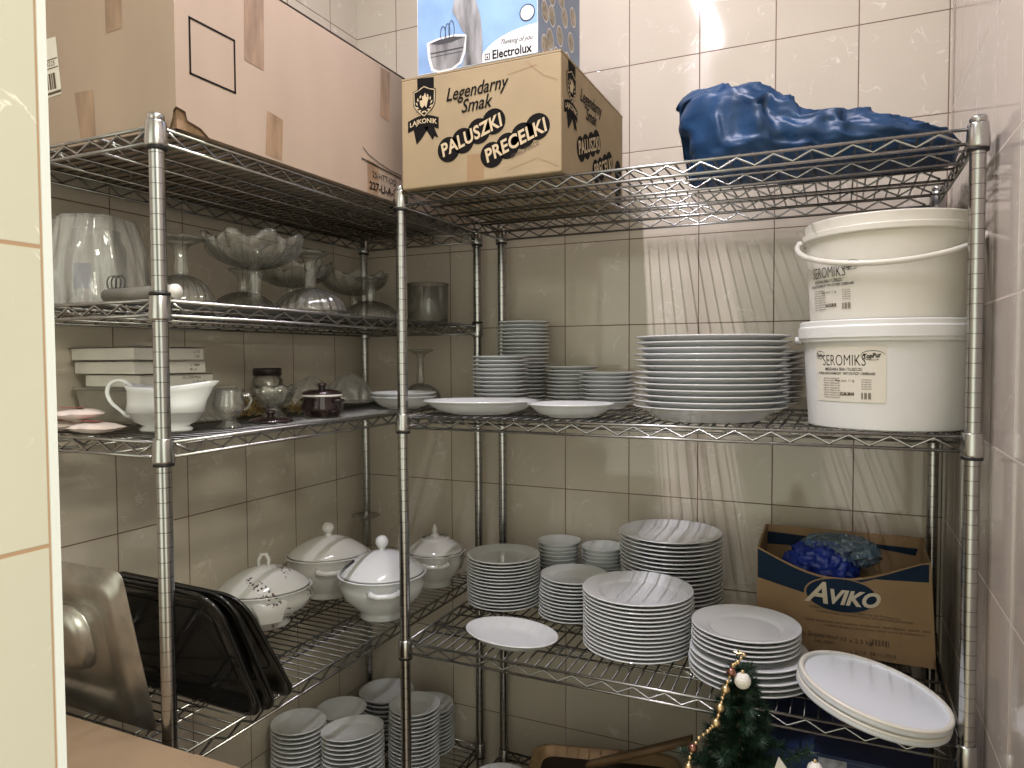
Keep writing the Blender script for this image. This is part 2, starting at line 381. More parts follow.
def unit(label, loc, rz, Lx, Dy, levels, nm):
    t = thing('shelving_unit', label, 'shelving unit', loc, rz)
    ms = shelf_meshes(Lx, Dy, nm)
    for x in (0, Lx):
        for y in (0, Dy):
            p = link('post', POST, t, (x, y, 0)); link('levelling_foot', FOOT, p); link('end_cap', CAP, p)
    for z in levels:
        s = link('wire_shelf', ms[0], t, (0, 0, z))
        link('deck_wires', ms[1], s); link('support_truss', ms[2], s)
        for x in (0, Lx):
            for y in (0, Dy):
                link('collar', COLR, s, (x, y, 0))
                o = link('sleeve_ring', RING, s, (x, y, .0105 if z == Z2 else -.0365)); o['label'] = 'black plastic sleeve ring'
    return t
unit('chrome wire shelving unit along the left wall, carrying the plain big carton', (.485, -1.213, 0), PI/2, 1.163, .431, [ZT, Z2, Z3, Z4, ZB], 'left_unit')
unit('chrome wire shelving unit along the back wall, carrying plates and white pails', (.570, -.610, 0), 0, 1.165, .560, [ZT, Z3, Z4, ZB], 'back_unit')
T, S2, S3, S4, SB = ZT+DK, Z2+DK, Z3+DK, Z4+DK, ZB+DK

# ------------------------------------------------------------------ cartons
def carton(name, label, x0, x1, y0, y1, z0, z1, m, hole=None):
    """closed carton with its flaps meeting on top; returns root and frames in world numbers for the -y and +x faces"""
    cx, cy = (x0+x1)/2, (y0+y1)/2
    t = thing(name, label, 'box', (cx, cy, z0))
    w, d, h = (x1-x0)/2, (y1-y0)/2, z1-z0
    body = MB()
    if hole:                             # a corner torn open near the front right edge at the bottom
        nx, nz = hole
        P0 = [(-w, 0), (w-nx*.7, 0), (w-nx*.35, nz*.5), (w-nx*.28, nz*.85), (w, nz), (w, h), (-w, h)]
        body.add([(a, -d, b) for a, b in P0], [tuple(range(len(P0)))], False)
        P1 = [(-d, nz), (-d+nx*.8, nz*.92), (-d+nx*.95, nz*.5), (-d+nx*2.1, nz*.35), (-d+nx*2.9, 0), (d, 0), (d, h), (-d, h)]
        body.add([(w, a, b) for a, b in P1], [tuple(range(len(P1)))], False)
        body.add([(-w, d, 0), (w, d, 0), (w, d, h), (-w, d, h)], [(3, 2, 1, 0)], False)
        body.add([(-w, -d, 0), (-w, d, 0), (-w, d, h), (-w, -d, h)], [(3, 2, 1, 0)], False)
        body.add([(-w, -d, 0), (w-nx*.7, -d, 0), (w, -d+nx*2.9, 0), (w, d, 0), (-w, d, 0)], [(4, 3, 2, 1, 0)], False)
        body.add([(-w, -d, h), (w, -d, h), (w, d, h), (-w, d, h)], [(0, 1, 2, 3)], False)
        inner = MB().add([(w-.006, -d+.006, 0), (w-.006, -d+.10, 0), (w-.006, -d+.10, nz*1.2), (w-.006, -d+.006, nz*1.2), (w-.07, -d+.006, 0), (w-.07, -d+.006, nz*1.2)], [(0, 1, 2, 3), (0, 3, 5, 4)], False)
        part('body', body, m, t); part('torn_layer', inner, m_corr, t, 'dark torn inner cardboard layer')
    else:
        body.box(-w, w, -d, d, 0, h-.004); part('body', body, m, t, bevel=.003)
    fl = MB(); fl.box(-w, w, -d, -.0015, h-.004, h); fl.box(-w, w, .0015, d, h-.004, h); part('top_flaps', fl, m, t)
    F = Frame((-cx, -d, -z0), (1, 0, 0), (0, 0, 1))         # a = world x, b = world z
    G = Frame((w, -cy, -z0), (0, 1, 0), (0, 0, 1))          # a = world y, b = world z
    return t, F, G
# plain big carton
t, F, G = carton('cardboard_box', 'large plain brown cardboard box lying on the left unit top shelf, taped', .03, .500, -1.185, -.12, T+.001, 2.128, m_kraft, hole=(.024, .034))
poly(G, ring_pts([(-1.154, 1.903), (-1.053, 1.903), (-1.053, 1.998), (-1.154, 1.998)], .004), 'printed_square', m_ink, t)
poly(G, [[(-1.029, 1.972), (-.978, 1.970), (-.976, 2.127), (-1.027, 2.127)]], 'packing_tape', m_tape, t)
poly(G, [[(-.978, 1.810), (-.932, 1.808), (-.928, 1.890), (-.972, 1.896)]], 'packing_tape', m_tape, t)
poly(G, [[(-.590, 2.000), (-.552, 1.997), (-.545, 2.118), (-.586, 2.118)]], 'packing_tape', m_tape, t)
poly(G, [[(-.645, 1.806), (-.600, 1.806), (-.600, 1.880), (-.645, 1.882)]], 'packing_tape', m_tape, t, out=.0004)
poly(F, [[(.331, 1.990), (.373, 1.992), (.374, 2.127), (.331, 2.127)]], 'packing_tape', m_tape, t)
poly(F, [[(.257, 1.812), (.298, 1.812), (.293, 1.897), (.243, 1.899)]], 'packing_tape', m_tape, t)
poly(F, [[(.150, 1.900), (.207, 1.904), (.194, 2.010), (.140, 2.010)]], 'shipping_label', m_label, t)
bars = [[(x, 1.915), (x+w, 1.915), (x+w-.004, 1.945), (x-.004, 1.945)] for x, w in ((.156, .003), (.161, .006), (.169, .003), (.175, .005), (.182, .003), (.187, .006))]
bars += [[(.15, 1.904), (.206, 1.907), (.206, 1.912), (.15, 1.909)], [(.145, 1.952), (.199, 1.954), (.199, 1.956), (.145, 1.954)], [(.145, 1.968), (.197, 1.970), (.197, 1.972), (.145, 1.970)]]
poly(F, bars, 'barcode', m_ink2, t, out=.001)
mb = MB()
text(lambda a, b: F(a, b, .001), '8225', .013, (.178, 1.963), '', None, None, mb=mb); part('label_lettering', mb, m_ink2, t)
mb = MB(); g = lambda a, b: G(a, b, .0012)
text(g, '227-LI-A-84', .026, (-.575, 1.824), '', None, None, mb=mb, bold=.0006)
text(g, '25-HTT-DQ', .020, (-.575, 1.852), '', None, None, mb=mb)
part('stamped_lettering', mb, m_ink, t)
arc = [(-.662, 1.905), (-.640, 1.893), (-.600, 1.884), (-.55, 1.876), (-.50, 1.874)]
poly(G, [[arc[i], arc[i+1], (arc[i+1][0], arc[i+1][1]+.002), (arc[i][0], arc[i][1]+.002)] for i in range(4)] + [[(-.668, 1.877), (-.5, 1.866), (-.5, 1.869), (-.668, 1.880)]], 'stamped_line', m_ink, t, out=.0012)

# snack carton
t, F, G = carton('cardboard_box', 'yellowish snack cardboard box with black oval lettering under the blue box', .588, .985, -.630, -.160, T+.001, 2.058, m_kraft2)
def snack_print(fr, X, W, s):
    """X maps design x (0..1 of front) to the face coordinate"""
    f1 = lambda a, b: fr(X(a), b, .0014); pp = lambda l: [(X(a), b) for a, b in l]
    ink = [pp([(.632, 2.053), (.676, 2.050), (.676, 1.995), (.632, 1.995)])]
    sh = [(.620, 2.024), (.634, 2.028), (.650, 2.036), (.666, 2.028), (.681, 2.024), (.680, 1.992), (.670, 1.977), (.650, 1.962), (.631, 1.977), (.621, 1.992)]
    ink += [pp([(.619, 1.945), (.629, 1.903), (.645, 1.918), (.664, 1.9425), (.650, 1.945)]), pp([(.650, 1.940), (.672, 1.909), (.676, 1.917), (.687, 1.912), (.672, 1.945)])]
    n = 10
    rb = [(.606+.082*i/n, 1.932+.010*sin(PI*i/n)) for i in range(n+1)] + [(.688-.082*i/n, 1.958+.010*sin(PI*(n-i)/n)) for i in range(n+1)]
    for q_ in ink: poly(fr, [q_], 'emblem_banner', m_ink, t, out=.0007)
    poly(fr, [pp(sh), pp([(a, b) for a, b in rb])], 'emblem_shield', m_ink, t, out=.0010)
    ot = []
    for q in ring_pts([(.650+(a-.650)*.90, 2.000+(b-2.000)*.90) for a, b in sh], .0022): ot.append(pp(q))
    for sgn in (-1, 1):                  # wreath leaves
        for i in range(6):
            a0 = R(-80+28*i); cx_, cz_ = .650+sgn*.0195*cos(a0), 1.994+.019*sin(a0); d0 = Vector((sgn*cos(a0+.9), sin(a0+.9)))
            n0 = Vector((-d0.y, d0.x)); ot.append(pp([(cx_-d0.x*.005, cz_-d0.y*.005), (cx_+n0.x*.0022, cz_+n0.y*.0022), (cx_+d0.x*.005, cz_+d0.y*.005), (cx_-n0.x*.0022, cz_-n0.y*.0022)]))
    ot.append(pp([(.640, 1.990), (.645, 1.984), (.651, 1.990), (.656, 1.984), (.659, 1.996), (.663, 2.006), (.656, 2.008), (.653, 2.018), (.648, 2.010), (.644, 2.012), (.646, 2.002), (.638, 2.002)]))
    poly(fr, ot, 'emblem_figure', m_lett, t, out=.0014)
    text(f1, 'LAJKONIK', .0150, (.647, 1.951), 'emblem_lettering', m_lett, t, sx=1.05*s, bold=.0003, warp=lambda x, y: (x, y+.006*(1-(x/.036)**2)-.002))
    text(f1, 'Legendarny', .041, (.782, 2.008), 'printed_lettering', m_ink, t, ang=3, shear=.35, sx=.80*s, bold=.0005)
    text(f1, 'Smak', .041, (.782, 1.975), 'printed_lettering', m_ink, t, ang=3, shear=.35, sx=.85*s, bold=.0005)
    for word, cs, (ax, az), ang, dark in (('PALUSZKI', [(.713, 1.882), (.750, 1.897), (.790, 1.913), (.827, 1.929)], (.769, 1.906), 19, 1), ('PRECELKI', [(.822, 1.857), (.860, 1.872), (.897, 1.889), (.931, 1.904)], (.877, 1.881), 20, 1)):
        poly(fr, [pp(disc(a, b, .0285)) for a, b in cs], 'printed_oval', m_ink, t, out=.0007)
        text(f1, word, .041, (ax, az), 'printed_lettering', m_lett, t, ang=ang, shear=.15, sx=.86*s, bold=.0011, track=1.05)
    text(f1, 'CHRUPIĄCE', .013, (.900, 1.858), 'printed_lettering', m_ink2, t, ang=20, shear=.3, sx=s)
snack_print(F, lambda a: a, 1, 1)
snack_print(G, lambda a: -.620+(a-.600)*1.02, 1, 1)
poly(G, [disc(-.205, 1.895, .034, sx=.9), disc(-.205, 1.84, .030, sx=.9)], 'printed_oval', m_ink, t, out=.0007)
poly(F, [[(.759, T+.002), (.802, T+.002), (.802, 1.864), (.760, 1.864)]], 'packing_tape', m_kraft3, t)
cr = []
for (a, b, c, d) in ((.905, 2.045, .945, 2.010), (.945, 2.010, .978, 1.995), (.86, 2.025, .93, 2.035), (.86, 1.82, .93, 1.838), (.93, 1.838, .978, 1.815)):
    v = Vector((c-a, d-b)).normalized(); q = Vector((-v.y, v.x))*.0008; cr.append([(a-q.x, b-q.y), (c-q.x, d-q.y), (c+q.x, d+q.y), (a+q.x, b+q.y)])
poly(F, cr, 'crease', m_kraft3, t, out=.0004)

# mixer carton
t, F, G = carton('mixer_box', 'light blue mixer packaging box standing on the snack cardboard box', .632, .932, -.628, -.360, 2.0595, 2.44, m_sky)
poly(G, [[(-.627, 2.061), (-.361, 2.061), (-.361, 2.43), (-.627, 2.43)]], 'side_panel', m_skys, t, out=.0005)
bowl = [(.664, 2.126), (.690, 2.131), (.725, 2.132), (.757, 2.126), (.752, 2.098), (.742, 2.074), (.722, 2.064), (.690, 2.063), (.674, 2.070), (.667, 2.095)]
poly(F, [[(.660+(a-.71)*1.16+.05, 2.10+(b-2.10)*1.14) for a, b in bowl]], 'printed_glow', m_pw, t, out=.0004)
body = [(.724, 2.186), (.729, 2.215), (.727, 2.29), (.80, 2.33), (.86, 2.30), (.80, 2.235), (.782, 2.205), (.795, 2.165), (.800, 2.110), (.799, 2.062), (.748, 2.062), (.757, 2.090), (.760, 2.129), (.749, 2.141), (.738, 2.165)]
poly(F, [body], 'printed_mixer', m_pg, t, out=.0008)
poly(F, [bowl], 'printed_bowl', m_pg, t, out=.0011)
poly(F, [[(.664, 2.126), (.690, 2.131), (.725, 2.132), (.757, 2.126), (.722, 2.120), (.690, 2.120)], [(.667, 2.105), (.752, 2.105), (.7515, 2.102), (.667, 2.102)], [(.667, 2.096), (.752, 2.096), (.7515, 2.0945), (.667, 2.0945)]], 'printed_bowl_rim', m_pd, t, out=.0014)
wh = [disc(.712, 2.146, .017, sx=.35), disc(.722, 2.146, .022, sx=.32), disc(.700, 2.143, .016, sx=.4)]
poly(F, sum([ring_pts(w, .0016) for w in wh], []), 'printed_whisk', m_pd, t, out=.0011)
arcp = [(.793+.139*(1-cos(R(a)))/1, 2.061+.062*sin(R(a))) for a in range(0, 91, 10)]
poly(F, [arcp + [(.932, 2.061)]], 'printed_arc', m_pw, t, out=.0007)
poly(F, ring_pts(disc(.907, 2.149, .017), .002) + ring_pts(disc(.907, 2.200, .017), .002), 'printed_badge', m_pd, t, out=.0009)
poly(F, [disc(.907, 2.149, .0155), disc(.907, 2.200, .0155)], 'printed_badge', m_pw, t, out=.0007)
text(lambda a, b: F(a, b, .0012), 'Electrolux', .0265, (.870, 2.0745), 'printed_lettering', m_ink, t, sx=.86, bold=.0006, track=1.0)
text(lambda a, b: F(a, b, .0012), 'Thinking of you', .0155, (.880, 2.097), 'printed_lettering', m_ink, t, sx=.80, shear=.5, ang=-1)
poly(F, ring_pts([(.806, 2.066), (.817, 2.066), (.817, 2.078), (.806, 2.078)], .0018) + [[(.809, 2.069), (.814, 2.069), (.8115, 2.075)]], 'printed_symbol', m_ink, t, out=.0012)
poly(F, ring_pts([(.633, 2.061), (.931, 2.061), (.931, 2.43), (.633, 2.43)], .0012), 'edge_wear', m_pw, t, out=.0003)
dd = [(-.590, 2.163), (-.548, 2.170), (-.468, 2.200), (-.560, 2.115), (-.500, 2.145), (-.425, 2.160), (-.52, 2.09), (-.45, 2.105), (-.55, 2.215), (-.49, 2.235), (-.41, 2.225), (-.59, 2.09)]
for a, b in dd:
    poly(G, [disc(a, b, .0235, sx=.9)], 'picture_dot', m_pw, t, out=.0008); poly(G, [disc(a, b, .020, sx=.9)], 'picture_dot_print', m_tan, t, out=.0011)

# low cardboard at the near end of the left unit
t = thing('cardboard_box', 'brown cardboard box with folded top flaps at bottom left beside the shelving post', 'box', (.40, -1.457, 0))
part('body', MB().box(-.375, .375, -.205, .205, 0, .770), m_kraft4, t, bevel=.003)
fl = MB().box(-.375, .185, -.207, .207, .7705, .7745); part('top_flap', fl, m_kraft4, t, bevel=.001)
fl = MB().box(.187, .377, -.207, .207, .7705, .776); part('top_flap', fl, m_kraft4, t, bevel=.001)

# blue carton low right
t = thing('cardboard_box', 'dark blue cardboard box with tape on the bottom shelf at right', 'box', (1.525, -.35, SB+.001))
part('body', MB().box(-.165, .165, -.235, .235, 0, .470), m_blueb, t, bevel=.004)
fl = MB(); fl.box(-.165, .165, -.235, -.003, .4705, .4745); fl.box(-.165, .165, .003, .235, .4705, .4745); part('top_flap', fl, m_blueb, t)
F = Frame((0, -.235, 0), (1, 0, 0), (0, 0, 1))
poly(F, [[(-.03, .20), (.02, .20), (.02, .468), (-.03, .468)]], 'packing_tape', mat('pale_tape', (.38, .40, .46), .2, var=.5, scale=60, bump=.6), t)

# open frozen food carton with curved front wall
def avikoff():
    t = thing('cardboard_box', 'open brown and navy food cardboard box holding a crumpled blue bag', 'box', (1.5375, -.195, S4+.001))
    n = 16; x0, x1 = -.187, .187; tx0, tx1 = -.186, .172
    yb0, yt0 = -.083, -.100         # front wall foot and top
    def topz(u): return .240 - .052*sin(PI*min(1, max(0, u*.98+.04)))**1.2 - .002*u
    outer = []; rows = 10
    def front(u, v, off):
        h = topz(u); z = h*v
        xx = (x0*(1-u)+x1*u)*(1-v) + (tx0*(1-u)+tx1*u)*v
        bow = -.020*sin(PI*u)*v
        return (xx, yb0*(1-v)+yt0*v + bow + off, z)
    mb = MB()
    for off, flip in ((0, False), (.005, True)):
        vs = [front(i/n, j/rows, off) for j in range(rows+1) for i in range(n+1)]
        fs = [(j*(n+1)+i, j*(n+1)+i+1, (j+1)*(n+1)+i+1, (j+1)*(n+1)+i) for j in range(rows) for i in range(n)]
        mb.add(vs, [f[::-1] for f in fs] if flip else fs)
    vs = [front(i/n, 1, o) for i in range(n+1) for o in (0, .005)]
    mb.add(vs, [(2*i, 2*i+2, 2*i+3, 2*i+1) for i in range(n)], False)
    part('front_wall', mb, m_kraft3, t)
    # print on the front wall: navy band following the rim
    def fp(a, b, out=.0008):        # a: world x, b: world z, laid on the bowed front wall
        zz = b-S4-.001; xx = a-1.5375
        v0 = zz/.215; u = (xx-(x0*(1-v0)+tx0*v0))/((x1*(1-v0)+tx1*v0)-(x0*(1-v0)+tx0*v0)); u = min(1, max(0, u))
        v = min(1, zz/topz(u)); q = front(u, v, -out); return (xx, q[1], zz)
    band = MB(); K = 40; vs = []
    lo = lambda a: .887-.02*(a-1.352)/.1 if a < 1.455 else (.866 if a < 1.50 else .866+.052*min(1, (a-1.50)/.10)**.7 + .004*(a-1.6))
    for i in range(K+1):
        a = 1.353+.353*i/K; u = i/K; top = topz(u)+S4+.001-.004; b0 = min(lo(a), top-.002)
        vs += [fp(a, b0, .0007), fp(a, (b0+top)/2, .0007), fp(a, top, .0007)]
    band.add(vs, [(3*i+q, 3*i+3+q, 3*i+4+q, 3*i+1+q) for i in range(K) for q in (0, 1)])
    part('navy_band', band, m_navy, t, 'navy printed band')
    ov = MB()
    for sc_, out, mm in ((1.06, .0010, m_kraft3), (1.0, .0016, m_navy)):
        ov = MB(); pts = [fp(1.533+.073*sc_*cos(2*PI*i/40), .8715+.040*sc_*sin(2*PI*i/40), out) for i in range(40)]; c = fp(1.533, .8715, out)
        rings = [[fp(1.533+.073*sc_*k*cos(2*PI*i/40), .8715+.040*sc_*k*sin(2*PI*i/40), out) for i in range(40)] for k in (.33, .66, 1)]
        vs = [c]+[q for r_ in rings for q in r_]; fs = [(0, 1+i, 1+(i+1) % 40) for i in range(40)]
        for k in (0, 1): fs += [(1+k*40+i, 1+(k+1)*40+i, 1+(k+1)*40+(i+1) % 40, 1+k*40+(i+1) % 40) for i in range(40)]
        ov.add(vs, fs); part('logo_oval', ov, mm, t)
    m_lo = mat('pale_logo_lettering', (.62, .55, .42), .6)
    q = lambda a, b: fp(a, b, .0024)
    text(q, 'A', .072, (1.482, .874), 'logo_lettering', m_lo, t, shear=.35, sx=.95, bold=.0016)
    text(q, 'VIKO', .048, (1.556, .868), 'logo_lettering', m_lo, t, shear=.3, sx=.94, bold=.0018)
    mb = MB()
    for (bd, s, at, an) in (('podgrzewaj w piekarniku  podgrzewaj we frytkownicy', .0085, (1.56, .834), -2), ('przechowywac w temperaturze  nie zamrazac ponownie', .0085, (1.58, .826), -1), ('sklad  ziemniaki olej roslinny  producent  dystrybutor  partia  data', .0095, (1.585, .806), 1), ('najlepiej spozyc przed koncem numer partii na opakowaniu', .0085, (1.60, .797), 1),
                            ('Frites Superieur', .017, (1.475, .768), 0), ('10 x 2,5 kg', .015, (1.565, .765), 0), ('NL 1847', .012, (1.50, .752), 0), ('L 2118  08.11.2018', .012, (1.60, .739), 1)):
        text(lambda a, b: fp(a, b, .001), bd, s, at, '', None, None, ang=an, mb=mb)
    for i in range(18):
        x = 1.593+i*.0022
        if i % 3 != 1: mb.add([fp(x, .760, .001), fp(x+.0013, .760, .001), fp(x+.0013, .775, .001), fp(x, .775, .001)], [(0, 1, 2, 3)], False)
    part('printed_small_text', mb, m_ink2, t)
    # other walls: slanting sides, back and base
    for s in (-1, 1):
        sd = MB()
        xa, xb = (x0, tx0) if s < 0 else (x1, tx1)
        v = [(xa, yb0, 0), (xa, .11, 0), (xb, .11, .245), (xb, yt0, topz(0 if s < 0 else 1))]; w_ = [(a-s*.005, b, c) for a, b, c in v]
        sd.add(v+w_, [(0, 1, 2, 3), (7, 6, 5, 4), (3, 2, 6, 7), (0, 3, 7, 4), (1, 5, 6, 2)], False)
        part('side_wall', sd, m_kraft3, t)
    bk = MB().box(x0+.004, x1-.008, .105, .110, 0, .245); part('back_wall', bk, m_kraft3, t)
    part('base', MB().box(x0+.004, x1-.004, yb0+.002, .109, 0, .005), m_kraft3, t)
    Fb = Frame((0, .105, 0), (1, 0, 0), (0, 0, 1))
    poly(Fb, [[(-.180, .195), (-.06, .198), (-.03, .222), (-.180, .228)], [(-.03, .222), (.165, .218), (.160, .200)]], 'navy_band', m_navy, t, out=.001)
    part('flap', MB().add([(x0+.012, -.02, .070), (x1-.012, -.02, .070), (x1-.02, .104, .090), (x0+.012, .104, .090)], [(0, 1, 2, 3)], False), m_kraft3, t)
avikoff()

# ------------------------------------------------------------------ plates
def plate_mesh(nm, r, h, pitch, foot=.56, sy=1, m=m_porc, well=.62):
    w = min(pitch-.0004, h*.5); e = foot+.06; q = h*.60
    if h > .029 and r > .08 and nm != 'deep_plate':      # soft curved side
        return MB().lathe([(1e-6, .003), (.46*r, .003), (.48*r, 0), (.51*r, 0), (.53*r, .0025), (.66*r, .005), (.78*r, h*.36), (.88*r, h*.64), (.97*r, h-.0042), (.993*r, h-.0034), (r, h-.0018), (.994*r, h), (.96*r, h-.0008), (.86*r, h*.64+.003), (.75*r, h*.36+.0035), (.64*r, .0092), (.5*r, .0075), (1e-6, .0072)], 64, sy=sy).mesh(nm, m)
    return MB().lathe([(1e-6, .003), ((foot-.05)*r, .003), ((foot-.03)*r, 0), (foot*r, 0), ((foot+.02)*r, .002), ((e+.05)*r, q-.0042), (.97*r, h-.0036), (.993*r, h-.0029), (r, h-.0015), (.994*r, h), (.975*r, h-.0002), ((e+.10)*r, q+.0006), ((e+.07)*r, q-.0004), ((e+.02)*r, w+.0006), (e*r, w), (1e-6, w)], 56, sy=sy).mesh(nm, m)
ORD = ['topmost', 'second from the top', 'third from the top', 'fourth from the top', 'fifth from the top', 'sixth from the top', 'seventh from the top', 'eighth from the top', 'ninth from the top', 'tenth from the top', 'eleventh from the top', 'twelfth from the top', 'thirteenth from the top', 'fourteenth from the top', 'fifteenth from the top', 'sixteenth from the top', 'seventeenth from the top', 'eighteenth from the top', 'nineteenth from the top', 'twentieth from the top', 'twenty-first from the top', 'twenty-second from the top', 'twenty-third from the top', 'twenty-fourth from the top']
def stack(kind, where, x, y, z, r, n, htop, h=.020, foot=.56, sy=1, jit=.0012, lean=(0, 0), m=m_porc, rz=0, bowl=False, tilt=0, cat='plate', k0=0, last=0):
    pitch = (htop-h)/(n-1) if n > 1 else .010
    if bowl:
        me = MB().lathe([(1e-6, .003), (.38*r, .003), (.40*r, 0), (.46*r, 0), (.48*r, .004), (.80*r, h*.45), (.97*r, h-.003), (r, h-.001), (.985*r, h), (.95*r, h-.003), (.76*r, h*.45+.003), (.45*r, .0075), (1e-6, .007)], 40, sy=sy).mesh(kind, m)
    else: me = plate_mesh(kind, r, h, pitch, foot, sy, m)
    o0 = None; dx = dy = 0
    for i in range(n):
        k = n-1-i; dx += random.uniform(-jit, jit)+lean[0]; dy += random.uniform(-jit, jit)+lean[1]
        o = bpy.data.objects.new(kind, me); COL.objects.link(o)
        o.location = (x+dx, y+dy, z+i*pitch); o.rotation_euler = (0, 0, rz if sy != 1 else random.uniform(0, 6)); 
        k += k0; pos = 'bottom' if k == (last or n)-1 else ORD[k]
        if n > 1: tag(o, f'white {kind.replace("_", " ")}, {pos} in {where}', cat, f'{where}'.replace('the ', '', 1))
        else: tag(o, where, cat)
    return (x+dx, y+dy)
# middle shelf, back unit
stack('saucer', 'the tall saucer stack by the back post', .672, -.105, S3, .078, 22, .243, h=.016)
stack('saucer', 'the saucer stack before the tall back one', .668, -.268, S3, .079, 12, .142, h=.018)
stack('saucer', 'the saucer stack second left of big plates', .829, -.126, S3, .0765, 10, .112, h=.018)
stack('saucer', 'the short saucer stack beside the big plates', .963, -.218, S3, .076, 8, .098, h=.022)
stack('deep_plate', 'the big stack left of the pails', 1.262, -.445, S3, .166, 13, .182, h=.032, foot=.68, jit=.002)
stack('plate', 'the half hidden stack beside the pails', 1.335, -.118, S3, .100, 10, .150, h=.022, jit=.003)
stack('serving_plate', 'large white shallow serving plate at the front left of the middle shelf', .722, -.495, S3, .143, 1, .035, h=.034, foot=.60, sy=.72, rz=.35)
stack('serving_plate', 'smaller white shallow plate in front of the short saucer stack', .960, -.505, S3, .101, 1, .030, h=.032, foot=.62, sy=.85, rz=.3)
stack('soup_plate', 'the pair behind the corner front post', .435, -.400, S3, .090, 2, .044, h=.034)
# lower shelf, back unit
stack('dessert_plate', 'the left rear stack nearest the tureens', .684, -.285, S4, .102, 15, .146, jit=.0008)
stack('saucer', 'the saucer stack before the small bowls', .888, -.300, S4, .089, 12, .118, h=.018)
stack('small_bowl', 'the left stack of small bowls', .785, -.115, S4, .064, 12, .154, h=.035, bowl=True, cat='bowl')
stack('small_bowl', 'the right stack of small bowls', .919, -.118, S4, .060, 12, .152, h=.035, bowl=True, cat='bowl')
stack('dinner_plate', 'the tall rear stack left of the carton', 1.121, -.162, S4, .1345, 20, .224, h=.022, jit=.001)
stack('dinner_plate', 'the large front stack on the lower shelf', 1.101, -.434, S4, .129, 15, .148, h=.022, jit=.0008)
stack('oval_dish', 'white oval dish alone at the front left of the lower shelf', .812, -.520, S4, .122, 1, .03, h=.030, foot=.60, sy=.70, rz=-.18)
px, py = 1.357, -.490; UT = 'the untidy stack behind the tree'
stack('dinner_plate', UT, px+.002, py, S4, .128, 3, .045, h=.022, k0=7, last=10)
stack('dinner_plate', UT, px-.002, py+.002, S4+.0345, .122, 2, .033, h=.022, k0=5, last=10)
stack('deep_plate', UT, px-.010, py+.006, S4+.0572, .1125, 5, .062, h=.024, last=10)
# bottom shelf, left unit
stack('saucer', 'the leftmost stack on the corner bottom shelf', .135, -.500, SB, .0765, 16, .214, h=.018)
stack('oval_dish', 'the oval stack on the corner bottom shelf', .298, -.466, SB, .088, 16, .212, h=.022, sy=.78, rz=.9, jit=.0008)
stack('soup_plate', 'the tall bottom stack behind the corner post', .415, -.330, SB, .074, 20, .246, h=.028)
stack('saucer', 'the rear right stack, corner bottom shelf', .352, -.145, SB, .080, 12, .150, h=.020)
stack('small_bowl', 'white small bowl behind the left saucer stack on the bottom shelf', .120, -.285, SB+.112, .078, 1, .04, h=.04, bowl=True, cat='bowl')
stack('saucer', 'the small stack carrying the loose bowl', .120, -.285, SB, .070, 9, .111, h=.018)
stack('soup_plate', 'the far corner stack, bottom shelf', .170, -.115, SB, .090, 9, .145, h=.030)
stack('plate', 'the low stack below the oval dish', .690, -.330, SB, .085, 6, .085, h=.022)

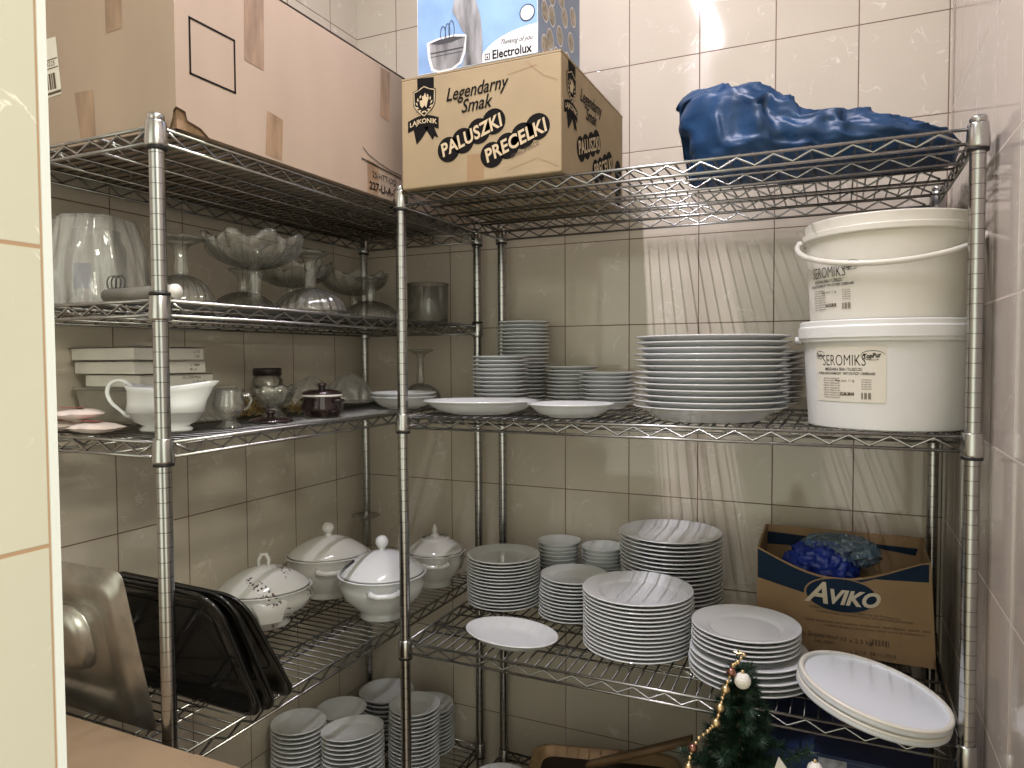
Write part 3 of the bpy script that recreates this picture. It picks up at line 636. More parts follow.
# ------------------------------------------------------------------ pails
def pail(label, x, y, z, m, lid, handle, up_off=0, txt_r=0):
    t = thing('pail', label, 'bucket', (x, y, z)); H = .198 if lid else .193
    body = MB().lathe(hard([(1e-6, .004), (.134, .004), (.137, 0), (.1395, .002), (.146, H*.55), (.1495, H-.035), (.1505, H-.034), (.156, H-.034), (.1575, H-.032), (.1575, H-.022), (.1505, H-.020), (.1515, H-.002), (.1500, H), (.148, H-.004), (.143, H*.5), (.1355, .007), (1e-6, .007)]), 72)
    part('body', body, m, t)
    if lid:
        part('lid', MB().lathe(hard([(1e-6, H+.001), (.142, H+.001), (.144, H+.007), (.1555, H+.007), (.1570, H+.005), (.1570, H-.003), (.1600, H-.006), (.1600, H-.026), (.1575, H-.026), (.1560, H-.006), (.15, H-.0005), (1e-6, H-.0005)]), 72), m_pail, t)
    for s in (-1, 1):
        e = MB().tube([(s*.150, 0, H-.028), (s*.168, 0, H-.028)], [.009, .0075], 14); part('handle_lug', e, m, t, label=None).rotation_euler = (0, 0, R(-8))
    pts = []
    for i in range(33):
        a = PI*i/32; rr = .1655
        pts.append((-rr*cos(a), -rr*sin(a)*.985 - .000, H-.028 - .066*sin(a) if handle else H-.030-.003*sin(a)))
    if handle:
        g = MB(); g.tube(pts, .0055, 10); part('handle', g, m, t).rotation_euler = (0, 0, R(-8))
    # printed paper label wrapped around the side
    rad = lambda z: .1395+(.1495-.1395)*min(1, z/(H-.035)) + .0008
    if lid: A0, A1, zt, zb_ = -146, -92, .156, .052
    else: A0, A1, zt, zb_ = -151, -108, .119, .030
    def cyl(a, b, o=0):      # a degrees around, b height
        r_ = rad(b)+o; return (r_*cos(R(a)), r_*sin(R(a)), b)
    lb = MB(); n = 18; vs = [cyl(A0+(A1-A0)*i/n, b) for b in (zb_, zt) for i in range(n+1)]
    lb.add(vs, [(i, i+1, n+2+i, n+1+i) for i in range(n)])
    if lid: part('paper_label', lb, m_label, t, 'cream paper label printed in black')
    dg = lambda a, b: cyl(a, b, .0006)
    k = 180/PI/.147
    mp = lambda a, b: dg(A0 + a*k, b)          # a in metres along the label
    W_ = (A1-A0)/k; mb = MB()
    c0 = W_*.45 if lid else W_*.30
    text(mp, 'SEROMIKS', .030, (c0, zt-.026), '', None, None, mb=mb, sx=.64, bold=-.0004)
    text(mp, 'TopPur', .012, (c0+.052, zt-.018), '', None, None, mb=mb, shear=.2, ang=6, sx=.8, bold=.0004)
    if lid: text(mp, 'TopPur', .009, (.012, zt-.017), '', None, None, mb=mb, shear=.2, ang=-8, sx=.7, bold=.0003)
    for cxx, czz, rx, rz_ in ((c0+.054, zt-.018, .020, .0085),) + (((.013, zt-.017, .011, .0075),) if lid else ()):
        P_ = [(cxx+rx*cos(2*PI*i/24), czz+rz_*sin(2*PI*i/24)) for i in range(24)]
        for i in range(20):
            a, b = P_[i], P_[i+1]; mb.add([mp(*a), mp(*b), mp(b[0]*.0+b[0], b[1]+.001), mp(a[0], a[1]+.001)], [(0, 1, 2, 3)], False)
    text(mp, 'MIESZANKA SERA I TLUSZCZU', .0075, (c0, zt-.043), '', None, None, mb=mb, sx=.72, bold=.0001)
    text(mp, 'WYROB GASTRONOMICZNY  TARTY DO PIZZY I ZAPIEKANEK', .0065, (c0+.002, zt-.051), '', None, None, mb=mb, sx=.62, bold=.0001)
    part('label_lettering', mb, m_ink, t)
    mb = MB()
    for i in range(9): text(mp, 'sklad ser mleko sol olej' if i % 2 else 'wartosc energetyczna', .0048, (c0-.024, zt-.060-i*.0045), '', None, None, mb=mb, sx=.85)
    text(mp, 'Masa netto  11 kg', .0065, (c0+.004, zt-.064), '', None, None, mb=mb, sx=.8)
    for i in range(5): text(mp, 'producent', .004, (c0+.044, zt-.062-i*.0042), '', None, None, mb=mb)
    text(mp, '12.06.2018' if lid else '16.12.2018', .0078, (c0+.008, zt-.089), '', None, None, mb=mb, bold=.0005, sx=.8)
    for i in range(10):
        a = c0+.035+i*.0017
        if i % 4 != 2: mb.add([mp(a, zt-.098), mp(a+.001, zt-.098), mp(a+.001, zt-.086), mp(a, zt-.086)], [(0, 1, 2, 3)], False)
    part('label_small_print', mb, m_ink2, t)
    return t
BX, BY = 1.606, -.468
pail('white plastic pail with closed lid and paper label on the middle shelf', BX, BY, S3, m_pail, True, False)
pail('cream open plastic pail with hanging handle, stacked on the white pail', BX+.002, BY+.002, S3+.2045, m_pail2, False, True)
# loose round pail lids
def pail_lid(label, loc, nrm):
    t = thing('round_cover', label, 'lid', loc, 0, 'loose white pail lids')
    part('disc', MB().lathe(hard([(1e-6, .004), (.144, .004), (.147, .0), (.1555, 0), (.158, .003), (.158, .011), (.1555, .014), (.151, .0145), (.148, .0135), (.1465, .008), (.1445, .0075), (.10, .0075), (1e-6, .0075)]), 72), m_lidp, t)
    part('rim', MB().lathe([(.1475, .0136), (.1505, .0158), (.1545, .0158), (.1575, .0136), (.1585, .0110), (.1580, .0100)], 72), m_pail2, t)
    q = Vector((0, 0, 1)).rotation_difference(Vector(nrm).normalized()); t.rotation_mode = 'QUATERNION'; t.rotation_quaternion = q; t.scale = (.85, .85, .95)
    return t
nl = Vector((.215, .0, 1)).normalized()
base = Vector((1.584, -.578, S4+.0345))
pail_lid('flat white pail lid, upper of two, tilted beside the carton', base + nl*.0165, nl)
pail_lid('white pail lid with raised edge, lower of two, lying on the wire shelf', base, nl)

# ------------------------------------------------------------------ tureens
def lid_prof(r, z0, dome, edge=.004):
    pr = [(r, z0), (r*1.01, z0+edge*.5), (r, z0+edge)]
    for i in range(1, 13):
        u = i/12; pr.append((max(1e-6, r*(1-u)), z0+edge+dome*sin(PI/2*u)**.85))
    return pr
def tureen(label, x, y, z, r, sy, rz, hb, dome, knob, m, foot=.55, notch=None, handles='plain', kz=0, belly=1.0, ribs=0):
    t = thing('soup_tureen', label, 'tureen', (x, y, z), rz)
    b = [(1e-6, .004), (foot*r*.9, .004), (foot*r, 0), (foot*r*1.06, .004), (foot*r*1.0, .014), (foot*r*1.15, .024), (r*.90*belly, hb*.50), (r*1.0*belly, hb*.76), (r*.98, hb-.006), (r*1.03, hb-.003), (r*1.03, hb), (r*.97, hb), (r*.93, hb*.7), (r*.6, .03), (1e-6, .026)]
    fn = None
    if ribs:
        fn = lambda j, a, rr, zz: (rr*cos(a)*(1+.022*cos(ribs*a)*(5 <= j <= 12)), sy*rr*sin(a)*(1+.022*cos(ribs*a)*(5 <= j <= 12)), zz)
    part('bowl', MB().lathe(b, 64, sy=sy, fn=fn), m, t)
    lp = lid_prof(r*.955, hb+.001, dome)
    sk = (lambda j, a: j < 6 and notch[0] < math.degrees(a) < notch[1]) if notch else None
    if knob == 'ridge': fn2 = lambda j, a, rr, zz: (rr*cos(a)*(1+.02*cos(8*a)), sy*rr*sin(a)*(1+.02*cos(8*a)), zz)
    else: fn2 = None
    ld = part('lid', MB().lathe(lp, 64, sy=sy, skip=sk, fn=fn2), m, t)
    zt = hb+.005+dome
    if knob == 'ball':
        part('knob', MB().lathe([(.011, -.004), (.0085, .006)], 16, c=(0, 0, zt)).sphere((0, 0, zt+.021), .0175, 18), m, ld)
    elif knob == 'finial':
        part('knob', MB().lathe([(.016, -.004), (.012, .004), (.006, .008), (.009, .016), (.007, .026), (.002, .036), (1e-6, .038)], 16, c=(0, 0, zt)), m, ld)
        part('lid_step', MB().lathe([(r*.48, -.016), (r*.50, -.006), (r*.42, -.003)], 40, c=(0, 0, zt), sy=sy), m, ld)
    else:
        g = MB().tube([(-.012, 0, zt-.004), (-.013, 0, zt+.014), (-.006, 0, zt+.028), (.006, 0, zt+.028), (.013, 0, zt+.012), (.010, 0, zt-.004)], [.005, .0045, .005, .0055, .0045, .005], 10)
        part('knob', g, m, ld)
    for s in (-1, 1):
        if handles == 'scroll':
            g = MB(); y0 = s*r*sy*.99
            g.loft([[Vector((q[0], y0+s*.012*(1-abs(q[0])/.05)+s*k_, hb*.62+q[1])) for q in [(-.045, .022), (-.03, .030), (-.01, .024), (.01, .024), (.03, .030), (.045, .022), (.032, -.004), (.026, -.026), (-.026, -.026), (-.032, -.004)]] for k_ in (-.008, .006)])
            part('handle', g, m, t, bevel=.003)
        else:
            g = MB(); y0 = s*r*sy*1.0*belly
            g.tube([(-.036, y0*.985-s*.004, hb*.80), (-.034, y0+s*.010, hb*.79), (-.018, y0+s*.017, hb*.765), (.018, y0+s*.017, hb*.765), (.034, y0+s*.010, hb*.79), (.036, y0*.985-s*.004, hb*.80)], [.009, .0085, .0075, .0075, .0085, .009], 10)
            part('handle', g, m, t)
    return t
CA = math.atan2(-2.07+.64, 1.52-.17)+PI/2      # turns a tureen's handle side to the room
tureen('white oval tureen with flower sprigs, scalloped lid and shaped handles', .179, -.667, S4, .118, .80, CA+.15, .098, .052, 'loop', m_floral, foot=.52, handles='scroll', belly=1.06)
tureen('white oval tureen with ball knob behind the flowered tureen', .180, -.412, S4, .117, .80, .75, .122, .048, 'ball', m_porc2, foot=.52)
tureen('white round tureen with ball knob and notched lid beside the front post', .420, -.488, S4, .114, .97, .66, .118, .054, 'ball', m_porc, foot=.50, notch=(168, 194))
tureen('white ribbed tureen with pointed knob behind the front post', .415, -.205, S4, .088, .92, .55, .104, .040, 'finial', m_porc2, foot=.55, notch=(20, 45), ribs=10)

# ------------------------------------------------------------------ pressed glass
def compote(label, x, y, z, r, h, rf, inverted, wavy=0, stem=.011, ribs=22, group=None, hb=None):
    """footed bowl: ribbed bowl on a stem with a spreading foot"""
    t = thing('glass_compote', label, 'glass bowl', (x, y, z), random.uniform(0, 3), group)
    hb = hb or h*.42; zs = h-hb
    def zf(q): return (h-q) if inverted else q
    prof = [(1e-6, .003), (rf*.93, .001), (rf, .003), (rf*.96, .006), (rf*.72, .010), (stem*1.6, .017), (stem*1.0, .030), (stem, zs*.6), (stem*1.3, zs-.012), (stem*1.1, zs-.006)]
    fn = lambda j, a, rr, zz: (rr*cos(a)*(1+.05*cos(8*a)*(j > 5)), rr*sin(a)*(1+.05*cos(8*a)*(j > 5)), zf(zz))
    st = MB().lathe(prof, 40, fn=fn); part('stem', st, m_glass, t)
    pr = []; th = .0038
    for i in range(13):
        u = i/12; pr.append((max(1e-6, r*sin(u*PI/2)**.9), zs-.006+hb*(1-cos(u*PI/2))**.85 if not wavy else zs-.006+hb*(.75*(1-cos(u*PI/2))+.25*u)))
    inn = [(max(1e-6, a-th*.9), b+th*.6) for a, b in pr[::-1]]
    full = pr+inn; K = len(pr)
    def f2(j, a, rr, zz):
        u = rr/r; w = wavy*u**5*.7
        rad = rr*(1+(.042*cos(ribs*a)*min(1, u*2)*(j < K)) + .06*w*cos(8*a)); z2 = zz + .014*w*cos(8*a)
        return (rad*cos(a), rad*sin(a), zf(z2))
    part('bowl', MB().lathe(full, 132, fn=f2), m_glass, t)
    return t
GG = 'pressed glass footed bowls on the second shelf'
compote('clear glass footed bowl turned upside down beside the grey roll', .345, -1.048, S2, .060, .136, .047, True, group=GG)
compote('clear glass footed bowl with wavy rim standing upright nearest the front', .385, -.893, S2, .100, .156, .047, False, wavy=1, stem=.013, group=GG)
compote('upside-down ribbed glass bowl in front of the other glassware', .392, -.725, S2, .080, .146, .045, True, stem=.012, group=GG, hb=.056)
compote('upright wavy glass bowl half hidden behind the upside-down ribbed bowl', .205, -.575, S2, .103, .150, .045, False, wavy=.9, stem=.012, group=GG)
compote('upside-down glass bowl behind the front post of the corner', .330, -.400, S2, .076, .120, .042, True, stem=.012, group=GG, hb=.050)
compote('wavy glass bowl at the far end of the second shelf', .20, -.30, S2, .098, .150, .045, False, wavy=.9, group=GG)
compote('small clear glass bowl upside down in the corner of the middle shelf', .330, -.140, S3, .062, .165, .041, True, stem=.010, hb=.052)
compote('clear glass footed dish upside down in the corner behind the tureens', .125, -.155, S4, .055, .180, .046, True, stem=.010, hb=.050)
# grey dish under a clear bowl, left end behind the post
compote('low glass bowl upside down behind the upright wavy bowl', .235, -.775, S2, .072, .110, .035, True, group=GG, hb=.05)
def vase():
    t = thing('glass_vase', 'wide clear glass vase at the far end of the second shelf', 'vase', (.395, -.20, S2))
    part('body', MB().lathe([(1e-6, .001), (.058, .001), (.060, .004), (.062, .115), (.0605, .116), (.057, .006), (1e-6, .008)], 48), m_glass, t)
    part('rim', MB().lathe([(.0595, .114), (.062, .1185), (.0645, .116), (.062, .1135)], 48), m_glass, t)
vase()

# bagged glass at the left end of the second shelf
def wrapped():
    t = thing('glass_jar', 'tall glass jar standing inside the clear plastic bag', 'jar', (.150, -1.085, S2))
    part('body', MB().lathe([(1e-6, .001), (.050, .001), (.055, .006), (.055, .12), (.045, .14), (.045, .155), (.042, .155), (.042, .14), (.051, .12), (.051, .008), (1e-6, .006)], 40), m_glass, t)
    part('sticker', MB().lathe([(.0556, .035), (.0556, .085)], 40, skip=lambda j, a: not (4.9 < a < 5.5)), m_dkblue, t)
    mb = MB(); n, k = 96, 26; rings = []
    for j in range(k+1):
        u = j/k; ring = []
        for i in range(n):
            a = 2*PI*i/n
            R0 = .094*(1-.28*u**2.2) if u < .93 else .094*.72*(1-(u-.93)/.07)
            w = noise.noise(Vector((cos(a)*2.6, sin(a)*2.6, u*1.3)))*.20+noise.noise(Vector((cos(a)*9, sin(a)*9, u*2.2)))*.10
            rr = R0*(1+w); ring.append(Vector((rr*cos(a), rr*sin(a)*.95, .003+.183*min(1, u/.97)+.008*w)))
        rings.append(ring)
    o = part('plastic_bag', mb.loft(rings, False, True), m_film, None, loc=(.150, -1.085, S2))
    tag(o, 'crinkled clear plastic bag over a glass jar beside the left wall', 'bag')
wrapped()
t = thing('foil_roll', 'grey roll with a white round end lying on the second shelf front', 'roll', (.375, -1.170, S2+.0135), R(-3))
part('roll', MB().tube([(-.085, 0, 0), (.100, 0, 0)], .0125, 24), m_greyroll, t)
part('end_cap', MB().tube([(.1003, 0, 0), (.105, 0, 0)], .0130, 24), m_white, t, 'white round end cap')
g = MB()
for k in range(3):
    g.tube([(-.068+k*.008+.014*cos(a)*1, -.002+k*.003, .023+.013*sin(a)) for a in [i*2*PI/20 for i in range(20)]], .0009, 6, closed=True)
part('wire_loop', g, m_black, t)

# ------------------------------------------------------------------ middle shelf of the left unit
def lidded_box(label, x0, y0, w, d, z, h, tilt, txt):
    t = thing('flat_box', label, 'box', (x0, y0, z), 0, 'flat white boxes stacked on the clear container')
    part('tray', MB().box(-w, 0, 0, d, 0, h-.002), m_white, t, bevel=.0015)
    mb = MB(); n = 12
    vs = []; 
    for zz in (0, .0016):
        for i in range(n+1):
            for j in range(n+1):
                a = i/n; b = j/n; l = tilt*((1-a)**2*.5*0+ a*0) + tilt*.4*max(0, 1-abs(a-1)/.25)*max(0, 1-b/.2)
                vs.append((-w-.012+(w+.020)*a, -.006+(d+.014)*b, h-.001+l+zz - tilt*.25*(1-a)))
    q = (n+1)**2; fs = [(i*(n+1)+j, (i+1)*(n+1)+j, (i+1)*(n+1)+j+1, i*(n+1)+j+1) for i in range(n) for j in range(n)]
    mb.add(vs, [tuple(q+k for k in f) for f in fs] + [f[::-1] for f in fs])
    part('lid_flap', mb, m_white, t)
    if txt:
        G = Frame((0, 0, 0), (0, 1, 0), (0, 0, 1)); m2 = MB(); g = lambda a, b: G(a, b, .0006)
        for s_, at in txt: text(g, s_, .0085, at, '', None, None, mb=m2)
        part('printed_lettering', m2, m_ink2, t)
    return t
CZ = S3
lidded_box('flat white box with a printed side, lowest of the three', .212, -1.040, .170, .190, CZ+.0790, .027, .000, [('DL-22/B Made', (.13, .018)), ('11,25 x 17', (.15, .008))])
lidded_box('flat white box with a loose lid, middle of the three', .200, -1.045, .185, .185, CZ+.1065, .028, .006, [('L. 1880', (.155, .018)), ('48 szt', (.150, .008))])
lidded_box('flat white box with a lifted lid, topmost of the three', .200, -1.045, .195, .180, CZ+.1355, .028, .010, [('nr 70', (.160, .018)), ('1/20', (.160, .008))])
def container():
    t = thing('plastic_container', 'clear ribbed plastic container under the stacked white boxes', 'container', (.155, -.955, CZ))
    body = MB(); n = 120; rings = []
    def rg(z, s, rib):
        out = []
        for i, p in enumerate(rrect(.27*s, .20*s, .02, z, 30)):
            k = 1+.012*(1 if (i//2) % 2 else -1)*rib; out.append(Vector((p.x*k, p.y*k, z)))
        return out
    body.loft([rg(.001, .90, 0), rg(.012, .93, 1), rg(.060, .99, 1), rg(.066, 1.02, 0), rg(.072, 1.05, 0), rg(.072, 1.02, 0), rg(.062, .97, 1), rg(.010, .91, 1), rg(.004, .88, 0)])
    part('body', body, m_tray, t)
    part('lid', MB().loft([rg(.0725, 1.06, 0), rg(.078, 1.05, 0)]), m_tray, t)
container()
def packet(label, x, y, z, rz, tilt, mm):
    t = thing('snack_packet', label, 'packet', (x, y, z), rz, 'small packets in front of the clear container')
    mb = MB(); n = 12; vs = []
    for s in (1, -1):
        for i in range(n+1):
            for j in range(n+1):
                a, b = i/n*2-1, j/n*2-1; th = .010*(1-a*a)**.6*(1-b**4)**.7
                vs.append((a*.045, b*.028, .011+s*th+.0015*noise.noise(Vector((a*3, b*3, s*4)))))
    q = (n+1)**2; fs = [(i*(n+1)+j, (i+1)*(n+1)+j, (i+1)*(n+1)+j+1, i*(n+1)+j+1) for i in range(n) for j in range(n)]
    mb.add(vs, fs+[tuple(q+k for k in f[::-1]) for f in fs])
    o = part('wrapper', mb, mm, t); t.rotation_euler = (tilt, 0, rz)
    part('print', MB().add([(-.03, -.014, .0235), (.012, -.014, .0235), (.012, .010, .0235), (-.03, .010, .0235)], [(0, 1, 2, 3)], False), m_red, t, 'red printed area')
m_wrap = mat('pink_white_wrapper', (.72, .62, .58), .3, var=.18, scale=30, bump=.3)
packet('pink and white packet lying flat beside the gravy boat', .270, -1.180, S3, .2, 0, m_wrap)
packet('pink and white packet leaning against the other, farther left', .165, -1.185, S3+.001, -.3, 0, m_wrap)
packet('pinkish packet lying on top of two others', .215, -1.178, S3+.024, .9, 0, m_wrap)
packet('reddish packet nearest the tiled partition', .110, -1.168, S3, .4, 0, mat('red_wrapper', (.50, .18, .17), .3, var=.3, scale=40))

def gravy():
    t = thing('gravy_boat', 'white porcelain gravy boat with loop handle behind the front post', 'gravy boat', (.348, -1.092, S3), R(22)); t.scale = (1.2, 1.2, 1.06)
    n = 48; rings = []
    def ring(z, lx, ly, lip=0, wave=0, cx=0):
        out = []
        for i in range(n):
            a = 2*PI*i/n; x = lx*cos(a); y = ly*sin(a)
            if cos(a) > 0: x += lip*max(0, cos(a))**3; y *= 1-.35*max(0, cos(a))**2*(1 if lip else 0)
            out.append(Vector((cx+x, y, z+wave*max(0, cos(a))**2*.9+wave*.45*max(0, -cos(a))**2)))
        return out
    rings = [ring(0, .040, .027), ring(.004, .042, .029), ring(.010, .036, .024), ring(.018, .050, .034), ring(.034, .060, .040), ring(.0345, .0625, .0415), ring(.050, .060, .040, .006, .004), ring(.070, .060, .041, .018, .010), ring(.078, .064, .044, .024, .013),
             ring(.080, .062, .042, .022, .013), ring(.070, .055, .037, .014, .010), ring(.04, .052, .034), ring(.018, .03, .02)]
    part('body', MB().loft(rings), m_porc, t)
    g = [(-.054, 0, .030), (-.062, 0, .026), (-.074, 0, .036), (-.090, 0, .052), (-.096, 0, .070), (-.090, 0, .086), (-.074, 0, .092), (-.060, 0, .084), (-.055, 0, .074)]
    g, gr = smooth(g, [.005, .0035, .003, .0032, .0034, .0034, .0036, .004, .0045]); part('handle', MB().tube(g, gr, 10), m_porc, t)
gravy()
def cup():
    t = thing('glass_creamer', 'small clear glass footed jug with handle beside the gravy boat', 'jug', (.418, -1.003, S3), R(20))
    fn = lambda j, a, r, z: (r*cos(a)*(1+.03*cos(8*a)), r*sin(a)*(1+.03*cos(8*a)), z)
    part('body', MB().lathe([(1e-6, .001), (.024, .001), (.025, .004), (.014, .012), (.013, .018), (.026, .030), (.031, .048), (.026, .066), (.030, .076), (.0275, .0765), (.0235, .066), (.0285, .048), (.022, .032), (1e-6, .024)], 64, fn=fn), m_glass, t)
    part('handle', MB().tube([(.026, 0, .066), (.040, 0, .068), (.046, 0, .056), (.040, 0, .040), (.029, 0, .036)], .0032, 10), m_glass, t)
cup()
t = thing('storage_jar', 'glass jar with a dark screw lid on the middle shelf', 'jar', (.115, -.575, S3))
part('body', MB().lathe([(1e-6, .001), (.037, .001), (.040, .005), (.040, .080), (.034, .088), (.034, .092), (.031, .092), (.031, .087), (.037, .079), (.037, .006), (1e-6, .005)], 40), m_glass, t)
part('lid', MB().lathe([(1e-6, .112), (.035, .112), (.0375, .110), (.0375, .092), (.0345, .092), (1e-6, .0925)], 40), mat('dark_lid', (.03, .02, .018), .35), t)
def tinsel(x, y, r, seed, lab):
    rd = random.Random(seed); mb = MB()
    for k in range(150):
        p = Vector((rd.uniform(-1, 1), rd.uniform(-1, 1), rd.uniform(0, 1))); p = p.normalized()*rd.uniform(.3, 1)*r; p.z = abs(p.z)*.8+.004
        d = Vector((rd.uniform(-1, 1), rd.uniform(-1, 1), rd.uniform(-.6, .6))).normalized()*.013; w = d.cross(Vector((rd.random(), rd.random(), 1))).normalized()*.0016
        q = [p-d-w, p+d-w, p+d+w, p-d+w]; 
        for v in q: v.z = max(.0015, v.z)
        mb.add(q, [(0, 1, 2, 3)], False)
    o = part('tinsel', mb, m_glass_ink, None, loc=(x, y, S3)); tag(o, lab, 'tinsel', kind='stuff')
tinsel(.245, -.770, .055, 3, 'crumpled gold foil tinsel behind the small glass jug')
tinsel(.300, -.655, .050, 5, 'crumpled gold foil tinsel beside the dark lidded pot')
compote('small clear glass bowl on a foot standing among the gold tinsel', .330, -.785, S3, .048, .078, .028, False, wavy=.4, hb=.05, ribs=12)
def pot(label, x, y, r):
    t = thing('small_casserole', label, 'pot', (x, y, S3))
    part('bowl', MB().lathe([(1e-6, .002), (r*.78, 0), (r*.86, .004), (r*1.0, .018), (r*1.02, .026), (r*.90, .044), (r*.96, .050), (r*.92, .052), (r*.86, .044), (r*.96, .026), (r*.8, .006), (1e-6, .005)], 48), m_brownpot, t)
    part('glaze_edge', MB().lathe([(r*.965, .0495), (r*.985, .052), (r*.96, .054)], 48), m_porc2, t, 'pale glazed edge under the lid')
    l = part('lid', MB().lathe([(r*.97, .054), (r*.98, .057), (r*.80, .062), (r*.4, .066), (1e-6, .067)], 48), m_brownpot, t)
    part('knob', MB().lathe([(.008, .064), (.007, .070), (.011, .074), (.010, .079), (1e-6, .081)], 20), m_brownpot, l)
    for s in (-1, 1):
        part('handle', MB().tube([(s*r*.90, -.014, .040), (s*(r+.007), -.008, .040), (s*(r+.007), .008, .040), (s*r*.90, .014, .040)], .004, 8), m_brownpot, t)
pot('small dark brown lidded pot near the corner post on the middle shelf', .425, -.728, .0475)
t = thing('pot_lid', 'dark brown pot lid lying alone left of the small pot', 'lid', (.405, -.875, S3))
part('disc', MB().lathe([(.046, .001), (.0475, .003), (.040, .008), (.02, .012), (1e-6, .013)], 40), m_brownpot, t)
part('knob', MB().lathe([(.008, .011), (.007, .016), (.011, .020), (.010, .025), (1e-6, .027)], 20), m_brownpot, t)
def film_bag(label, x, y, z, r, h, seed, inner=None):
    mb = MB(); n, k = 56, 16; rings = []
    for j in range(k+1):
        u = j/k; ring = []
        for i in range(n):
            a = 2*PI*i/n; w = noise.noise(Vector((cos(a)*3+seed, sin(a)*3, u*2)))*.35
            rr = r*(1+w)*(1-.9*u**3); ring.append(Vector((rr*cos(a), rr*sin(a), .002+h*u*(1+.2*w))))
        rings.append(ring)
    o = part('plastic_bag', mb.loft(rings), m_film, None, loc=(x, y, z)); tag(o, label, 'bag')
film_bag('clear film bag behind the dark lidded pot', .20, -.50, S3, .060, .085, 2)
film_bag('loose clear film bag beside the rear corner post', .16, -.27, S3, .062, .090, 9)
t = thing('butter_carton', 'pale yellow small box inside the clear bag behind the pot', 'box', (.20, -.50, S3), .6)
part('body', MB().box(-.025, .025, -.02, .02, .003, .05), mat('pale_yellow_card', (.70, .62, .35), .6), t, bevel=.001)

# ------------------------------------------------------------------ trays leaning on the lower shelf
def placed(t, o, d, upv, nrm):
    m = Matrix.Identity(4)
    for i in range(3): m[i][0] = d[i]; m[i][1] = upv[i]; m[i][2] = nrm[i]; m[i][3] = o[i]
    t.matrix_world = m
def bake_tray(label, B2, s, h, th, length, mm, deep=.016):
    tt = R(th); d = Vector((cos(tt), sin(tt), 0)); l = Vector((sin(tt), -cos(tt), 0)); upv = (l*s+Vector((0, 0, h))).normalized(); H = math.hypot(s, h); nrm = d.cross(upv)
    t = thing('baking_tray', label, 'tray', (0, 0, 0), 0, 'black baking trays leaning on the lower shelf')
    W = length; cx, cy = -W/2, H/2
    q = lambda w, hh, r, z: rrect(W*w, H*hh, r, z, 8, cx, cy)
    mb = MB().loft([rrect(W-.07, H-.07, .03, -deep, 8, cx, cy), rrect(W-.045, H-.045, .038, -deep+.003, 8, cx, cy), rrect(W-.026, H-.026, .042, -.001, 8, cx, cy), rrect(W-.004, H-.004, .050, -.001, 8, cx, cy), rrect(W, H, .052, -.003, 8, cx, cy), rrect(W, H, .052, .001, 8, cx, cy), rrect(W-.004, H-.004, .050, .0025, 8, cx, cy),
                    rrect(W-.026, H-.026, .042, .0015, 8, cx, cy), rrect(W-.047, H-.047, .038, -deep+.006, 8, cx, cy), rrect(W-.072, H-.072, .03, -deep+.0025, 8, cx, cy)])
    part('pan', mb, mm, t)
    rr = MB()
    o_ = rrect(W-.11, H-.11, .03, -deep+.003, 8, cx, cy); rr.tube(o_, .0015, 6, closed=True); part('embossed_line', rr, mm, t)
    placed(t, Vector(B2), d, upv, nrm)
bake_tray('black baking tray nearest the front, leaning towards the post', (.546, -1.048, S4+.003), .116, .272, -1, .41, m_enamel)
bake_tray('black baking tray in the middle, leaning between two others', (.553, -1.020, S4+.003), .118, .268, -1, .41, m_enamel)
bake_tray('black baking tray at the back, next to the flowered tureen', (.546, -.960, S4+.003), .137, .250, -3, .39, mat('dark_steel', (.06, .058, .055), .22, .8, var=.2))
def gnlid():
    t = thing('steel_pan_lid', 'worn stainless steel pan lid with a bulging handle, standing on edge', 'lid', (0, 0, 0))
    W, H = .325, .322; cx, cy = -W/2, H/2
    rg = lambda w, h, r, z: rrect(W-w, H-h, r, z, 8, cx, cy)
    mb = MB().loft([rg(.01, .01, .016, -.002), rg(0, 0, .018, 0), rg(0, 0, .018, .0015), rg(.040, .040, .028, .003), rg(.050, .050, .028, .012), rg(.075, .075, .030, .0135), rg(.125, .125, .034, .0125), rg(.135, .135, .034, .007), rg(.16, .16, .03, .0065)])
    part('plate', mb, m_steel, t)
    r2 = [rrect(.140+a, .125+a, r_, z, 8, -.188, .172) for a, z, r_ in ((.012, .006, .05), (.004, .008, .048), (0, .018, .046), (-.012, .027, .040), (-.040, .031, .026), (-.07, .0315, .012))]
    part('handle_bulge', MB().loft(r2), m_steel, t)
    d = Vector((1, 0, 0)); upv = Vector((0, -.062, .30)).normalized()
    placed(t, Vector((.398, -1.166, S4+.005)), d, upv, d.cross(upv))
gnlid()

